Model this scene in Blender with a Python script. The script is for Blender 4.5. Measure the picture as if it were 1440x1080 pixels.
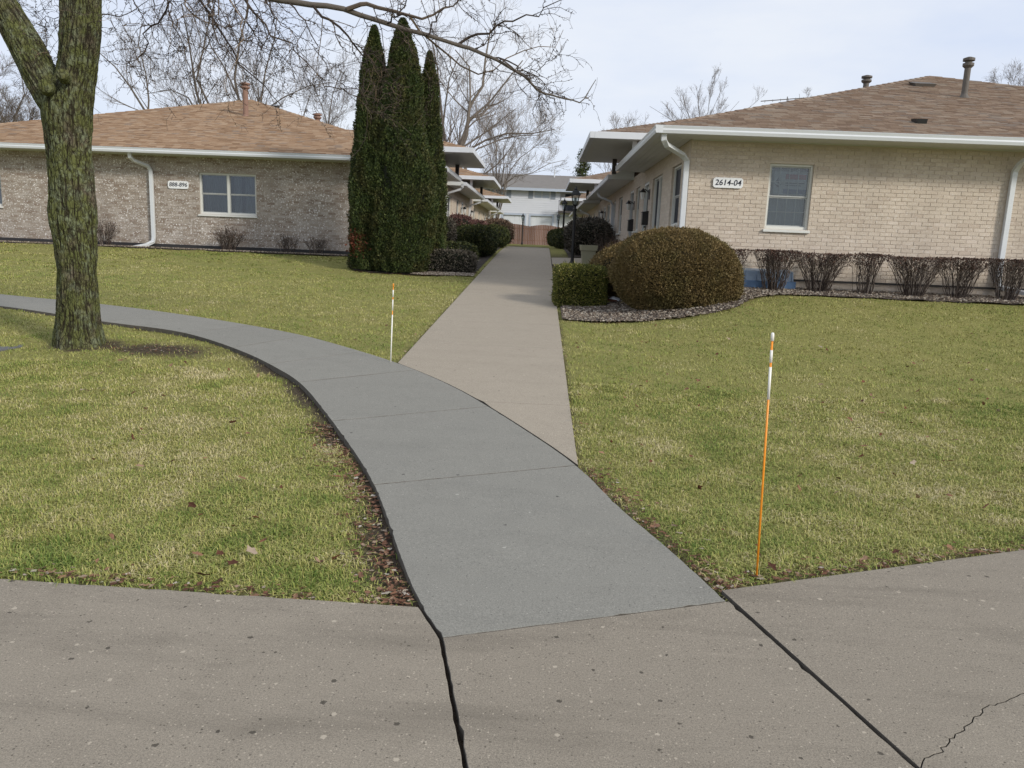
import bpy, math, random
import numpy as np
from mathutils import Vector, Matrix

# ------------------------------------------------------------------ camera, world, sun, exposure
SC = bpy.context.scene
COL = SC.collection
for o in list(bpy.data.objects):
    bpy.data.objects.remove(o)
EYE = 1.47
RES = (1440.0, 1080.0)
FPX = 1085.0
def _n(v):
    v = np.array(v, float); return v / np.linalg.norm(v)
_Y = _n([762 - 720, 342 - 540, FPX]); _h = _n([1, .04, 0])
_D = _n(np.cross(_Y, _h)); _D = _D if _D[1] > 0 else -_D
_X = _n(np.cross(_D, _Y)); _X = _X if _X[0] > 0 else -_X
ROT = np.stack([_X, _Y, -_D])                 # world axes in camera axes (x right, y down, z forward)
cam_data = bpy.data.cameras.new("camera")
cam = bpy.data.objects.new("camera", cam_data); COL.objects.link(cam)
m = Matrix([[ROT[i][0], -ROT[i][1], -ROT[i][2]] for i in range(3)])
cam.matrix_world = Matrix.Translation((0, 0, EYE)) @ m.to_4x4()
cam_data.sensor_width = 36.0
cam_data.lens = 36.0 * FPX / RES[0]
cam_data.clip_start = 0.05
cam_data.clip_end = 2000
SC.camera = cam

SUN_EL, SUN_AZ = math.radians(27), math.atan2(.78, -.62)   # azimuth from +Y towards +X
world = bpy.data.worlds.new("World"); SC.world = world; world.use_nodes = True
wn = world.node_tree; wn.nodes.clear()
w_out = wn.nodes.new("ShaderNodeOutputWorld")
w_sky = wn.nodes.new("ShaderNodeTexSky"); w_sky.sky_type = 'NISHITA'; w_sky.sun_disc = False
w_sky.sun_elevation = SUN_EL; w_sky.sun_rotation = SUN_AZ; w_sky.air_density = 1.0; w_sky.dust_density = 1.5
w_b1 = wn.nodes.new("ShaderNodeBackground"); w_b1.inputs[1].default_value = 0.10
w_b2 = wn.nodes.new("ShaderNodeBackground"); w_b2.inputs[1].default_value = 1.04
w_mix = wn.nodes.new("ShaderNodeMixShader")
w_tc = wn.nodes.new("ShaderNodeTexCoord")
w_map = wn.nodes.new("ShaderNodeMapping"); w_map.inputs['Scale'].default_value = (1.3, 1.3, 4.2)
w_no = wn.nodes.new("ShaderNodeTexNoise"); w_no.inputs['Scale'].default_value = 1.7
w_no.inputs['Detail'].default_value = 6; w_no.inputs['Roughness'].default_value = .55
w_cr = wn.nodes.new("ShaderNodeValToRGB")
w_cr.color_ramp.elements[0].position = .30; w_cr.color_ramp.elements[0].color = (.645, .73, .915, 1)
w_cr.color_ramp.elements[1].position = .62; w_cr.color_ramp.elements[1].color = (.83, .87, .945, 1)
w_mix.inputs[0].default_value = .88
wn.links.new(w_tc.outputs['Generated'], w_map.inputs[0]); wn.links.new(w_map.outputs[0], w_no.inputs['Vector'])
wn.links.new(w_no.outputs[0], w_cr.inputs[0]); wn.links.new(w_cr.outputs[0], w_b2.inputs[0])
wn.links.new(w_sky.outputs[0], w_b1.inputs[0])
wn.links.new(w_b1.outputs[0], w_mix.inputs[1]); wn.links.new(w_b2.outputs[0], w_mix.inputs[2])
wn.links.new(w_mix.outputs[0], w_out.inputs[0])

sun_d = bpy.data.lights.new("sun", 'SUN'); sun_d.energy = 2.5; sun_d.angle = math.radians(9); sun_d.color = (1, .95, .86)
sun = bpy.data.objects.new("sun", sun_d); COL.objects.link(sun)
to_sun = Vector((math.sin(SUN_AZ) * math.cos(SUN_EL), math.cos(SUN_AZ) * math.cos(SUN_EL), math.sin(SUN_EL)))
sun.rotation_euler = (-to_sun).to_track_quat('-Z', 'Y').to_euler()
sun.location = to_sun * 60
SC.view_settings.view_transform = 'Standard'; SC.view_settings.look = 'None'
SC.view_settings.exposure = 0.07; SC.view_settings.gamma = 1.0; SC.view_settings.use_curve_mapping = False

RNG = np.random.default_rng(7)
random.seed(7)

# ------------------------------------------------------------------ helpers: materials
def new_mat(name):
    mt = bpy.data.materials.new(name); mt.use_nodes = True
    nt = mt.node_tree; b = nt.nodes["Principled BSDF"]
    return mt, nt, b
def node(nt, t, **kw):
    n = nt.nodes.new(t)
    for k, v in kw.items():
        if k in n.inputs: n.inputs[k].default_value = v
        else: setattr(n, k, v)
    return n
def ramp(nt, src, stops):
    r = node(nt, "ShaderNodeValToRGB"); e = r.color_ramp.elements
    while len(e) < len(stops): e.new(.5)
    for q, (p, c) in zip(e, stops):
        q.position = p; q.color = (*c, 1) if len(c) == 3 else c
    nt.links.new(src, r.inputs[0]); return r.outputs[0]
def coords(nt, scale=(1, 1, 1), kind='Object'):
    tc = node(nt, "ShaderNodeTexCoord"); mp = node(nt, "ShaderNodeMapping"); mp.inputs['Scale'].default_value = scale
    nt.links.new(tc.outputs[kind], mp.inputs[0]); return mp.outputs[0]
def wpos(nt, scale=(1, 1, 1)):
    g = node(nt, "ShaderNodeNewGeometry"); mp = node(nt, "ShaderNodeMapping"); mp.inputs['Scale'].default_value = scale
    nt.links.new(g.outputs['Position'], mp.inputs[0]); return mp.outputs[0]
def noise(nt, vec, scale, detail=4, rough=.55):
    n = node(nt, "ShaderNodeTexNoise", Scale=scale, Detail=detail, Roughness=rough); nt.links.new(vec, n.inputs['Vector']); return n.outputs[0]
def mixc(nt, fac, a, b, mode='MIX'):
    n = node(nt, "ShaderNodeMix", data_type='RGBA', blend_type=mode)
    for s, v in ((n.inputs[0], fac), (n.inputs[6], a), (n.inputs[7], b)):
        if isinstance(v, (int, float)): s.default_value = v
        elif isinstance(v, tuple): s.default_value = (*v, 1)
        else: nt.links.new(v, s)
    return n.outputs[2]
def mathn(nt, op, a, b=None):
    n = node(nt, "ShaderNodeMath", operation=op)
    for i, v in enumerate((a, b)):
        if v is None: continue
        if isinstance(v, (int, float)): n.inputs[i].default_value = v
        else: nt.links.new(v, n.inputs[i])
    return n.outputs[0]
def bump(nt, b, h, strength=.3, dist=.01):
    n = node(nt, "ShaderNodeBump", Strength=strength, Distance=dist); nt.links.new(h, n.inputs['Height']); nt.links.new(n.outputs[0], b.inputs['Normal'])
def rnd(nt):
    """a random number for each piece, whether it is an object or an island of a joined mesh"""
    g = node(nt, "ShaderNodeNewGeometry"); o = node(nt, "ShaderNodeObjectInfo")
    s = mathn(nt, 'ADD', g.outputs['Random Per Island'], o.outputs['Random'])
    return mathn(nt, 'FRACT', s)

def mat_plain(name, col, rough=.6, var=.12, scale=8, metal=0, bumpy=0, spec=.5):
    mt, nt, b = new_mat(name)
    v = noise(nt, coords(nt), scale, 5)
    c = mixc(nt, v, tuple(x * (1 - var) for x in col), tuple(min(1, x * (1 + var)) for x in col))
    nt.links.new(c, b.inputs['Base Color']); b.inputs['Roughness'].default_value = rough; b.inputs['Metallic'].default_value = metal
    b.inputs['Specular IOR Level'].default_value = spec
    if bumpy: bump(nt, b, noise(nt, coords(nt), scale * 6, 4), bumpy, .01)
    return mt

def mat_concrete(name, c0, c1, speck=.5, pits=.5, blotch=.45, streak=.15):
    mt, nt, b = new_mat(name)
    P = wpos(nt)
    big = noise(nt, P, .9, 6, .62); mid = noise(nt, P, 4.5, 6, .68); fine = noise(nt, P, 120, 3, .75); grit = noise(nt, P, 230, 3, .8)
    oi = node(nt, "ShaderNodeObjectInfo")
    base = mixc(nt, ramp(nt, big, [(.32, (0, 0, 0)), (.68, (1, 1, 1))]), c0, c1)
    base = mixc(nt, blotch, base, ramp(nt, mid, [(.28, tuple(x * .66 for x in c0)), (.5, c1), (.75, tuple(x * 1.2 for x in c1))]))
    base = mixc(nt, mathn(nt, 'MULTIPLY', oi.outputs['Random'], .42), base, tuple(x * .74 for x in c0))
    base = mixc(nt, .5, base, ramp(nt, fine, [(.30, tuple(x * .45 for x in c0)), (.5, c1), (.70, tuple(min(1, x * 1.55) for x in c1))]))
    base = mixc(nt, .30 + .16 * speck, base, ramp(nt, grit, [(.33, tuple(x * .35 for x in c0)), (.5, c1), (.67, tuple(min(1, x * 1.8) for x in c1))]))
    Pr = node(nt, "ShaderNodeMapping"); Pr.inputs['Rotation'].default_value = (0, 0, .45); Pr.inputs['Scale'].default_value = (.8, 5.5, 1); nt.links.new(wpos(nt), Pr.inputs[0])
    smear = noise(nt, Pr.outputs[0], .8, 6, .65)
    base = mixc(nt, ramp(nt, smear, [(.50, (0, 0, 0)), (.74, (streak, streak, streak))]), base, tuple(x * .50 for x in c0))
    pale = noise(nt, Pr.outputs[0], 1.7, 5, .7); base = mixc(nt, ramp(nt, pale, [(.58, (0, 0, 0)), (.78, (streak * .7, streak * .7, streak * .7))]), base, tuple(min(1, x * 1.35) for x in c1))
    Pb = node(nt, "ShaderNodeMapping"); Pb.inputs['Rotation'].default_value = (0, 0, .5); Pb.inputs['Scale'].default_value = (2.0, 160, 1); nt.links.new(wpos(nt), Pb.inputs[0])
    broom = noise(nt, Pb.outputs[0], 1.0, 2, .5)
    def flecks(scale, keep, rad, col, amt):
        vo = node(nt, "ShaderNodeTexVoronoi", Scale=scale); nt.links.new(P, vo.inputs['Vector'])
        cs = node(nt, "ShaderNodeSeparateColor"); nt.links.new(vo.outputs['Color'], cs.inputs[0])
        dd = mathn(nt, 'ADD', vo.outputs['Distance'], mathn(nt, 'MULTIPLY', mathn(nt, 'SUBTRACT', noise(nt, P, scale * 5, 2), .5), .35))
        d = mathn(nt, 'LESS_THAN', dd, mathn(nt, 'MULTIPLY', cs.outputs[1], rad)); s = mathn(nt, 'MULTIPLY', d, mathn(nt, 'GREATER_THAN', cs.outputs[0], 1 - keep))
        return mixc(nt, mathn(nt, 'MULTIPLY', s, amt), base, col), s
    base, _ = flecks(95, .30 * speck, .34, tuple(min(.75, x * 1.75) for x in c1), .7)
    base, _ = flecks(83, .28 * speck, .34, tuple(x * .40 for x in c0), .7)
    base, _ = flecks(26, .16 * pits, .26, tuple(min(.75, x * 1.7) for x in c1), .75)
    base, pit = flecks(19, .045 * pits, .20, tuple(x * .28 for x in c0), .85)
    base, pit2 = flecks(24, .14 * pits, .26, tuple(x * .30 for x in c0), .8)
    nt.links.new(base, b.inputs['Base Color'])
    b.inputs['Roughness'].default_value = .88; b.inputs['Specular IOR Level'].default_value = .25
    hh = mathn(nt, 'SUBTRACT', mathn(nt, 'ADD', mathn(nt, 'ADD', mathn(nt, 'MULTIPLY', fine, .7), mathn(nt, 'MULTIPLY', broom, .35)), mathn(nt, 'MULTIPLY', mid, .5)), mathn(nt, 'MULTIPLY', mathn(nt, 'MAXIMUM', pit, pit2), .9))
    bump(nt, b, hh, .6, .004)
    return mt

def mat_pieces(name, stops, grain=30, rough=.85, bstr=.4, gmix=.3):
    """colour drawn per piece along a ramp, plus grain"""
    mt, nt, b = new_mat(name)
    base = ramp(nt, rnd(nt), stops)
    P = wpos(nt); g = noise(nt, P, grain, 5, .65)
    base = mixc(nt, gmix, base, mixc(nt, g, (.02, .018, .015), (.9, .85, .78)), 'OVERLAY')
    nt.links.new(base, b.inputs['Base Color']); b.inputs['Roughness'].default_value = rough; b.inputs['Specular IOR Level'].default_value = .2
    bump(nt, b, g, bstr, .006); return mt

def mat_brick(name, stops, fleck, amount, scale):
    """fired brick: a colour per brick, with pale flecks a few centimetres wide"""
    mt, nt, b = new_mat(name)
    base = ramp(nt, rnd(nt), stops); P = wpos(nt, (1, 1, 1.5)); g = noise(nt, wpos(nt), 40, 5, .65)
    base = mixc(nt, .3, base, mixc(nt, g, (.05, .04, .035), (.9, .85, .78)), 'OVERLAY')
    s = noise(nt, P, scale, 3, .6); big = noise(nt, wpos(nt), 1.3, 3)
    f = ramp(nt, mathn(nt, 'ADD', s, mathn(nt, 'MULTIPLY', mathn(nt, 'SUBTRACT', big, .5), .12)), [(.585, (0, 0, 0)), (.63, (1, 1, 1))])
    base = mixc(nt, mathn(nt, 'MULTIPLY', f, amount), base, fleck)
    stain = noise(nt, wpos(nt, (1.4, 1.4, .35)), 1.1, 5, .65)
    base = mixc(nt, ramp(nt, stain, [(.42, (0, 0, 0)), (.75, (.34, .34, .34))]), base, tuple(x * .55 for x in stops[1][1]))
    nt.links.new(base, b.inputs['Base Color']); b.inputs['Roughness'].default_value = .9; b.inputs['Specular IOR Level'].default_value = .2
    bump(nt, b, g, .5, .006); return mt

def mat_foliage(name, stops, rough=.6, trans=0.0, patch=None):
    mt, nt, b = new_mat(name)
    r = rnd(nt); base = ramp(nt, r, stops)
    v = noise(nt, wpos(nt), 2.2, 4)
    if patch:
        base = mixc(nt, ramp(nt, v, [(.45, (0, 0, 0)), (.62, (1, 1, 1))]), base, ramp(nt, r, patch))
    nt.links.new(base, b.inputs['Base Color']); b.inputs['Roughness'].default_value = rough; b.inputs['Specular IOR Level'].default_value = .25
    return mt

def mat_brick_tex(name, cols, mortar):
    mt, nt, b = new_mat(name)
    tc = node(nt, "ShaderNodeNewGeometry"); sx = node(nt, "ShaderNodeSeparateXYZ"); nt.links.new(tc.outputs['Position'], sx.inputs[0])
    cx = node(nt, "ShaderNodeCombineXYZ")
    nt.links.new(mathn(nt, 'ADD', sx.outputs[0], sx.outputs[1]), cx.inputs[0]); nt.links.new(sx.outputs[2], cx.inputs[1])
    br = node(nt, "ShaderNodeTexBrick", Scale=1.0); br.inputs['Brick Width'].default_value = .21; br.inputs['Row Height'].default_value = .0677
    br.inputs['Mortar Size'].default_value = .005; br.inputs['Color1'].default_value = (*cols[0], 1); br.inputs['Color2'].default_value = (*cols[1], 1); br.inputs['Mortar'].default_value = (*mortar, 1)
    nt.links.new(cx.outputs[0], br.inputs['Vector'])
    g = noise(nt, wpos(nt), 14, 5)
    c = mixc(nt, .35, br.outputs['Color'], mixc(nt, g, tuple(x * .6 for x in cols[0]), tuple(min(1, x * 1.3) for x in cols[1])))
    nt.links.new(c, b.inputs['Base Color']); b.inputs['Roughness'].default_value = .9
    bump(nt, b, mathn(nt, 'SUBTRACT', 1.0, br.outputs['Fac']), .5, .006); return mt

M = {}
M['walk'] = mat_concrete('grey_concrete', (.198, .190, .165), (.248, .238, .206), .35, .15, .5, .10)
M['path'] = mat_concrete('buff_concrete', (.285, .242, .186), (.350, .302, .236), .6, .3, .5, .12)
M['pave'] = mat_concrete('pitted_concrete', (.183, .156, .120), (.274, .238, .187), .8, .5, .65, .40)
M['found'] = mat_concrete('foundation_concrete', (.30, .28, .25), (.42, .40, .36), .3, .3)
M['brickR'] = mat_brick('buff_brick', [(0, (.52, .44, .365)), (.12, (.555, .48, .40)), (.5, (.58, .507, .425)), (.88, (.605, .53, .447)), (1, (.63, .55, .475))], (.74, .69, .63), .45, 24)
M['brickL'] = mat_brick('speckled_brick', [(0, (.26, .205, .165)), (.3, (.34, .29, .245)), (.65, (.385, .337, .292)), (1, (.445, .40, .36))], (.86, .83, .80), .95, 22)
M['mortarR'] = mat_plain('pale_mortar', (.58, .505, .43), .95, .15, 30)
M['mortarL'] = mat_plain('grey_mortar', (.41, .365, .32), .95, .2, 30)
M['sideR'] = mat_brick_tex('buff_brick_courses', ((.50, .415, .335), (.60, .52, .435)), (.46, .41, .35))
M['sideL'] = mat_brick_tex('cream_brick_courses', ((.54, .44, .34), (.62, .53, .43)), (.44, .39, .33))
M['shR'] = mat_pieces('brown_shingle', [(0, (.165, .112, .080)), (.3, (.215, .152, .108)), (.6, (.25, .182, .132)), (.85, (.28, .225, .175)), (1, (.17, .14, .12))], 60, .95, .5, .3)
M['shL'] = mat_pieces('tan_shingle', [(0, (.225, .142, .086)), (.3, (.30, .196, .12)), (.6, (.345, .232, .147)), (.85, (.39, .28, .19)), (1, (.235, .18, .14))], 60, .95, .5, .3)
M['roofbase'] = mat_plain('roof_felt', (.20, .135, .10), .95, .2, 10)
M['white'] = mat_plain('white_paint', (.63, .65, .67), .45, .05, 6)
M['soffit'] = mat_plain('soffit_paint', (.62, .63, .60), .6, .06, 5)
M['dirtywhite'] = mat_plain('weathered_white', (.62, .62, .60), .5, .12, 9)
M['trim'] = mat_plain('window_trim', (.66, .66, .62), .5, .05, 9)
M['darktrim'] = mat_plain('dark_trim', (.06, .05, .045), .5, .2, 9)
M['black'] = mat_plain('black_metal', (.012, .012, .013), .4, .2, 12)
M['edging'] = mat_plain('dark_base_strip', (.025, .024, .026), .7, .2, 6)
M['curtain'] = mat_plain('grey_curtain', (.19, .20, .21), .9, .12, 3)
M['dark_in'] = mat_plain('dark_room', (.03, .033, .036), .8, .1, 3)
M['flue'] = mat_plain('rusty_flue', (.23, .135, .10), .75, .25, 14)
M['flueG'] = mat_plain('grey_flue', (.115, .10, .085), .7, .25, 14)
M['orange'] = mat_plain('orange_fibreglass', (.86, .30, .02), .35, .06, 20)
M['stakewhite'] = mat_plain('reflective_white', (.82, .80, .74), .4, .05, 20)
M['blue'] = mat_plain('blue_plastic', (.27, .345, .44), .45, .12, 4)
M['bluedark'] = mat_plain('dark_blue_plastic', (.10, .18, .31), .5, .12, 4)
M['planter'] = mat_plain('tan_plastic', (.36, .34, .225), .6, .1, 5)
M['soil'] = mat_plain('bed_soil', (.05, .038, .028), 1, .4, 9, bumpy=.6)
M['gravelbed'] = mat_plain('gravel_dust', (.085, .065, .05), 1, .3, 14, bumpy=.6)
M['stone'] = mat_pieces('bed_stone', [(0, (.075, .055, .042)), (.35, (.17, .135, .105)), (.7, (.26, .22, .175)), (1, (.44, .40, .34))], 40, .9, .3, .2)
M['litter'] = mat_pieces('dry_leaf', [(0, (.06, .03, .018)), (.4, (.15, .07, .042)), (.75, (.24, .14, .085)), (.92, (.30, .24, .18)), (1, (.42, .38, .33))], 50, .8, .2, .2)
M['leaf'] = mat_pieces('fallen_leaf_skin', [(0, (.07, .03, .018)), (.4, (.16, .065, .035)), (.7, (.26, .15, .09)), (.88, (.30, .22, .15)), (1, (.36, .30, .24))], 50, .8, .2, .2)
M['fence'] = mat_pieces('cedar_board', [(0, (.205, .115, .085)), (.5, (.255, .148, .112)), (1, (.31, .19, .15))], 8, .85, .2, .2)
M['siding'] = mat_plain('white_siding', (.60, .615, .655), .6, .04, 2)
M['greyroof'] = mat_plain('grey_shingle', (.19, .175, .16), .95, .2, 3, bumpy=.3)
M['shutter'] = mat_plain('slate_shutter', (.22, .25, .29), .6, .1, 5)
M['bluegrey'] = mat_plain('bluegrey_trim', (.42, .47, .55), .6, .06, 5)
M['twig'] = mat_pieces('bare_twig', [(0, (.085, .066, .055)), (.5, (.14, .115, .097)), (1, (.21, .18, .155))], 40, .9, .2, .2)
M['pale_twig'] = mat_pieces('pale_twig', [(0, (.13, .108, .092)), (.5, (.21, .18, .155)), (1, (.31, .275, .245))], 40, .9, .2, .2)
M['locust_twig'] = mat_pieces('locust_twig', [(0, (.028, .021, .018)), (.5, (.06, .046, .040)), (.85, (.10, .078, .062)), (1, (.24, .175, .115))], 40, .85, .2, .2)
M['treebark'] = mat_plain('grey_bark', (.115, .097, .08), .95, .35, 6, bumpy=.5)
M['palebark'] = mat_plain('pale_bark', (.165, .14, .115), .95, .3, 6, bumpy=.4)
M['edge_soil_shade'] = mat_plain('soiled_shaded_edge', (.10, .088, .072), 1, .6, 18, bumpy=.5)  # soil stain, darkened to paint in the shade of side faces
M['iron'] = mat_plain('iron_cover', (.10, .10, .105), .7, .2, 20)
M['grime'] = mat_plain('mulch_wood', (.10, .055, .035), 1, .4, 30)

def glass_mat():
    mt, nt, b = new_mat('window_glass')
    b.inputs['Roughness'].default_value = .35; b.inputs['Specular IOR Level'].default_value = .05
    n = noise(nt, wpos(nt), 1.5, 2)
    nt.links.new(ramp(nt, n, [(.3, (.012, .016, .024)), (.7, (.035, .042, .055))]), b.inputs['Base Color'])
    bump(nt, b, n, .05, .02); return mt
M['glass'] = glass_mat()
def clear_glass():
    mt, nt, b = new_mat('clear_glass')
    b.inputs['Base Color'].default_value = (.9, .93, .95, 1); b.inputs['Roughness'].default_value = .03
    b.inputs['Transmission Weight'].default_value = .97; b.inputs['IOR'].default_value = 1.1
    return mt
M['clear'] = clear_glass()

def bark_mat():
    mt, nt, b = new_mat('mossy_bark')
    P = wpos(nt); Ps = wpos(nt, (1, 1, .36))
    v = node(nt, "ShaderNodeTexVoronoi", feature='DISTANCE_TO_EDGE', Scale=30.0)
    wv = node(nt, "ShaderNodeVectorMath", operation='ADD'); nz = node(nt, "ShaderNodeTexNoise", Scale=14.0, Detail=3.0)
    nt.links.new(P, nz.inputs['Vector']); sc = node(nt, "ShaderNodeVectorMath", operation='SCALE'); sc.inputs['Scale'].default_value = .06
    nt.links.new(nz.outputs['Color'], sc.inputs[0]); nt.links.new(Ps, wv.inputs[0]); nt.links.new(sc.outputs[0], wv.inputs[1])
    nt.links.new(wv.outputs[0], v.inputs['Vector'])
    big = noise(nt, P, 4.0, 5, .6); mid = noise(nt, P, 17, 5, .65); fine = noise(nt, P, 90, 4, .7)
    c = ramp(nt, mid, [(.25, (.075, .06, .045)), (.5, (.165, .135, .10)), (.75, (.27, .235, .185))])
    moss = mixc(nt, fine, (.085, .10, .028), (.23, .25, .09))
    lich = mixc(nt, fine, (.15, .18, .115), (.37, .40, .28))
    c = mixc(nt, ramp(nt, big, [(.34, (0, 0, 0)), (.52, (.88, .88, .88))]), c, moss)
    c = mixc(nt, ramp(nt, noise(nt, P, 9, 6, .7), [(.48, (0, 0, 0)), (.62, (.8, .8, .8))]), c, lich)
    crack = ramp(nt, v.outputs[0], [(.02, (1, 1, 1)), (.13, (0, 0, 0))])
    c = mixc(nt, mathn(nt, 'MULTIPLY', crack, .62), c, (.022, .017, .012))
    c = mixc(nt, .45, c, ramp(nt, noise(nt, P, 130, 3, .8), [(.32, (.02, .018, .012)), (.5, (.12, .115, .07)), (.68, (.34, .35, .25))]), 'OVERLAY')
    at = node(nt, "ShaderNodeAttribute", attribute_name='furrow')
    c = mixc(nt, mathn(nt, 'MULTIPLY', ramp(nt, at.outputs['Fac'], [(.25, (0, 0, 0)), (.75, (1, 1, 1))]), .85), c, (.022, .017, .012))
    nt.links.new(c, b.inputs['Base Color']); b.inputs['Roughness'].default_value = .95; b.inputs['Specular IOR Level'].default_value = .15
    e = ramp(nt, v.outputs[0], [(0, (0, 0, 0)), (.18, (1, 1, 1))])
    bump(nt, b, mathn(nt, 'ADD', mathn(nt, 'MULTIPLY', e, .7), mathn(nt, 'MULTIPLY', fine, .5)), .8, .012)
    return mt
M['bark'] = bark_mat()

def ground_mat():
    mt, nt, b = new_mat('turf_soil')
    P = wpos(nt)
    big = noise(nt, P, .55, 5, .6); mid = noise(nt, P, 4, 5, .65); fine = noise(nt, P, 70, 4, .75)
    g = mixc(nt, ramp(nt, big, [(.35, (0, 0, 0)), (.65, (1, 1, 1))]), (.20, .215, .052), (.31, .27, .092))
    g = mixc(nt, .5, g, ramp(nt, mid, [(.3, (.13, .16, .036)), (.55, (.235, .235, .07)), (.75, (.32, .28, .12))]))
    g = mixc(nt, .55, g, ramp(nt, fine, [(.3, (.06, .065, .02)), (.5, (.23, .215, .075)), (.72, (.45, .38, .20))]))
    at = node(nt, "ShaderNodeAttribute", attribute_name='bare')
    soil = ramp(nt, fine, [(.3, (.03, .022, .016)), (.7, (.11, .085, .062))])
    f = mathn(nt, 'MULTIPLY', at.outputs['Fac'], 1.0)
    c = mixc(nt, f, g, soil)
    nt.links.new(c, b.inputs['Base Color']); b.inputs['Roughness'].default_value = 1; b.inputs['Specular IOR Level'].default_value = .1
    bump(nt, b, mathn(nt, 'ADD', fine, mid), .7, .02); return mt
M['ground'] = ground_mat()

def grass_mat():
    mt, nt, b = new_mat('winter_grass')
    P = wpos(nt)
    at = node(nt, "ShaderNodeAttribute", attribute_name='tint')
    big = noise(nt, P, .5, 5, .6); mid = noise(nt, P, 2.6, 4, .6)
    s = mathn(nt, 'ADD', mathn(nt, 'MULTIPLY', at.outputs['Fac'], .56), mathn(nt, 'MULTIPLY', mathn(nt, 'ADD', mathn(nt, 'ADD', big, mid), -1.0), 1.1))
    s = mathn(nt, 'ADD', s, .42)
    c = ramp(nt, s, [(.30, (.085, .145, .024)), (.53, (.215, .26, .060)), (.72, (.345, .34, .10)), (.94, (.44, .39, .165)), (1.12, (.54, .47, .27))])
    nt.links.new(c, b.inputs['Base Color']); b.inputs['Roughness'].default_value = .7; b.inputs['Specular IOR Level'].default_value = .2
    return mt
M['grass'] = grass_mat()

# foliage colours
M['arb'] = mat_foliage('arborvitae_green', [(0, (.016, .028, .008)), (.4, (.037, .056, .016)), (.75, (.062, .086, .023)), (1, (.098, .12, .034))],
                      patch=[(0, (.022, .028, .009)), (.4, (.052, .058, .018)), (.8, (.085, .085, .027)), (1, (.12, .108, .040))])
M['arbcore'] = mat_plain('shade_dark_core', (.010, .013, .005), 1, .3, 5)  # near-black: the inner shade is put into this core colour
M['dome'] = mat_foliage('bronzed_yew', [(0, (.10, .070, .028)), (.35, (.145, .102, .040)), (.7, (.185, .130, .051)), (.96, (.22, .156, .063)), (1, (.38, .29, .14))],
                        patch=[(0, (.085, .066, .024)), (.4, (.128, .101, .035)), (.8, (.165, .130, .047)), (1, (.27, .22, .10))])
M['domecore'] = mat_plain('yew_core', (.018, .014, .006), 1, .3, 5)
M['cube'] = mat_foliage('boxwood_green', [(0, (.035, .046, .011)), (.35, (.095, .112, .023)), (.7, (.18, .18, .036)), (.9, (.28, .255, .062)), (1, (.46, .40, .17))])
M['dkgreen'] = mat_foliage('dark_yew', [(0, (0.013, 0.019, 0.006)), (.4, (0.035, 0.048, 0.014)), (.8, (0.080, 0.090, 0.026)), (1, (0.136, 0.128, 0.048))])
M['greyhedge'] = mat_foliage('dormant_twigs', [(0, (0.027, 0.024, 0.019)), (.4, (0.075, 0.065, 0.051)), (.8, (0.143, 0.123, 0.096)), (1, (0.225, 0.203, 0.150))])
M['maroon'] = mat_foliage('maroon_twigs', [(0, (0.033, 0.015, 0.015)), (.4, (0.098, 0.045, 0.042)), (.8, (0.173, 0.087, 0.075)), (1, (0.255, 0.150, 0.120))])
M['brownbush'] = mat_foliage('brown_twigs', [(0, (0.056, 0.035, 0.022)), (.4, (0.140, 0.092, 0.062)), (.8, (0.238, 0.161, 0.112)), (1, (0.336, 0.245, 0.175))])
M['stem'] = mat_foliage('shrub_stem', [(0, (0.028, 0.020, 0.017)), (.5, (0.065, 0.047, 0.038)), (.85, (.14, .11, .09)), (1, (.26, .22, .19))])
M['shrubtop'] = mat_foliage('shrub_tip', [(0, (0.025, 0.013, 0.010)), (.5, (0.065, 0.033, 0.025)), (.85, (0.115, 0.062, 0.045)), (1, (0.170, 0.100, 0.070))])
M['redleaf'] = mat_foliage('russet_spray', [(0, (.06, .018, .010)), (.5, (.13, .04, .022)), (1, (.20, .075, .04))])

# ------------------------------------------------------------------ helpers: geometry
def link(o, parent=None):
    COL.objects.link(o)
    if parent: o.parent = parent
    return o
def tag(o, label=None, cat=None, group=None, kind=None):
    if label: o['label'] = label
    if cat: o['category'] = cat
    if group: o['group'] = group
    if kind: o['kind'] = kind
    return o
def empty(name, loc=(0, 0, 0), rz=0, parent=None):
    o = bpy.data.objects.new(name, None); o.empty_display_size = .1
    o.location = loc; o.rotation_euler = (0, 0, rz); return link(o, parent)
def mesh_np(name, V, F, mat, parent=None, smooth=False, attrs=None, kind=None):
    """one mesh object from arrays; F may be one array or a list of arrays of 3- and 4-gons"""
    V = np.asarray(V, np.float32); Fs = F if isinstance(F, list) else [F]
    Fs = [np.asarray(f, np.int32) for f in Fs if len(f)]
    me = bpy.data.meshes.new(name)
    me.vertices.add(len(V)); me.vertices.foreach_set('co', V.ravel())
    loops = np.concatenate([f.ravel() for f in Fs]); tot = np.concatenate([np.full(len(f), f.shape[1], np.int32) for f in Fs])
    me.loops.add(len(loops)); me.loops.foreach_set('vertex_index', loops)
    me.polygons.add(len(tot)); st = np.concatenate([[0], np.cumsum(tot)[:-1]]).astype(np.int32)
    me.polygons.foreach_set('loop_start', st); me.polygons.foreach_set('loop_total', tot)
    me.polygons.foreach_set('use_smooth', np.full(len(tot), bool(smooth)))
    for k, a in (attrs or {}).items():
        at = me.attributes.new(k, 'FLOAT', 'POINT'); at.data.foreach_set('value', np.asarray(a, np.float32))
    me.update(calc_edges=True); me.validate()
    me.materials.append(mat)
    o = bpy.data.objects.new(name, me); link(o, parent)
    if kind: o['kind'] = kind
    return o
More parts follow.
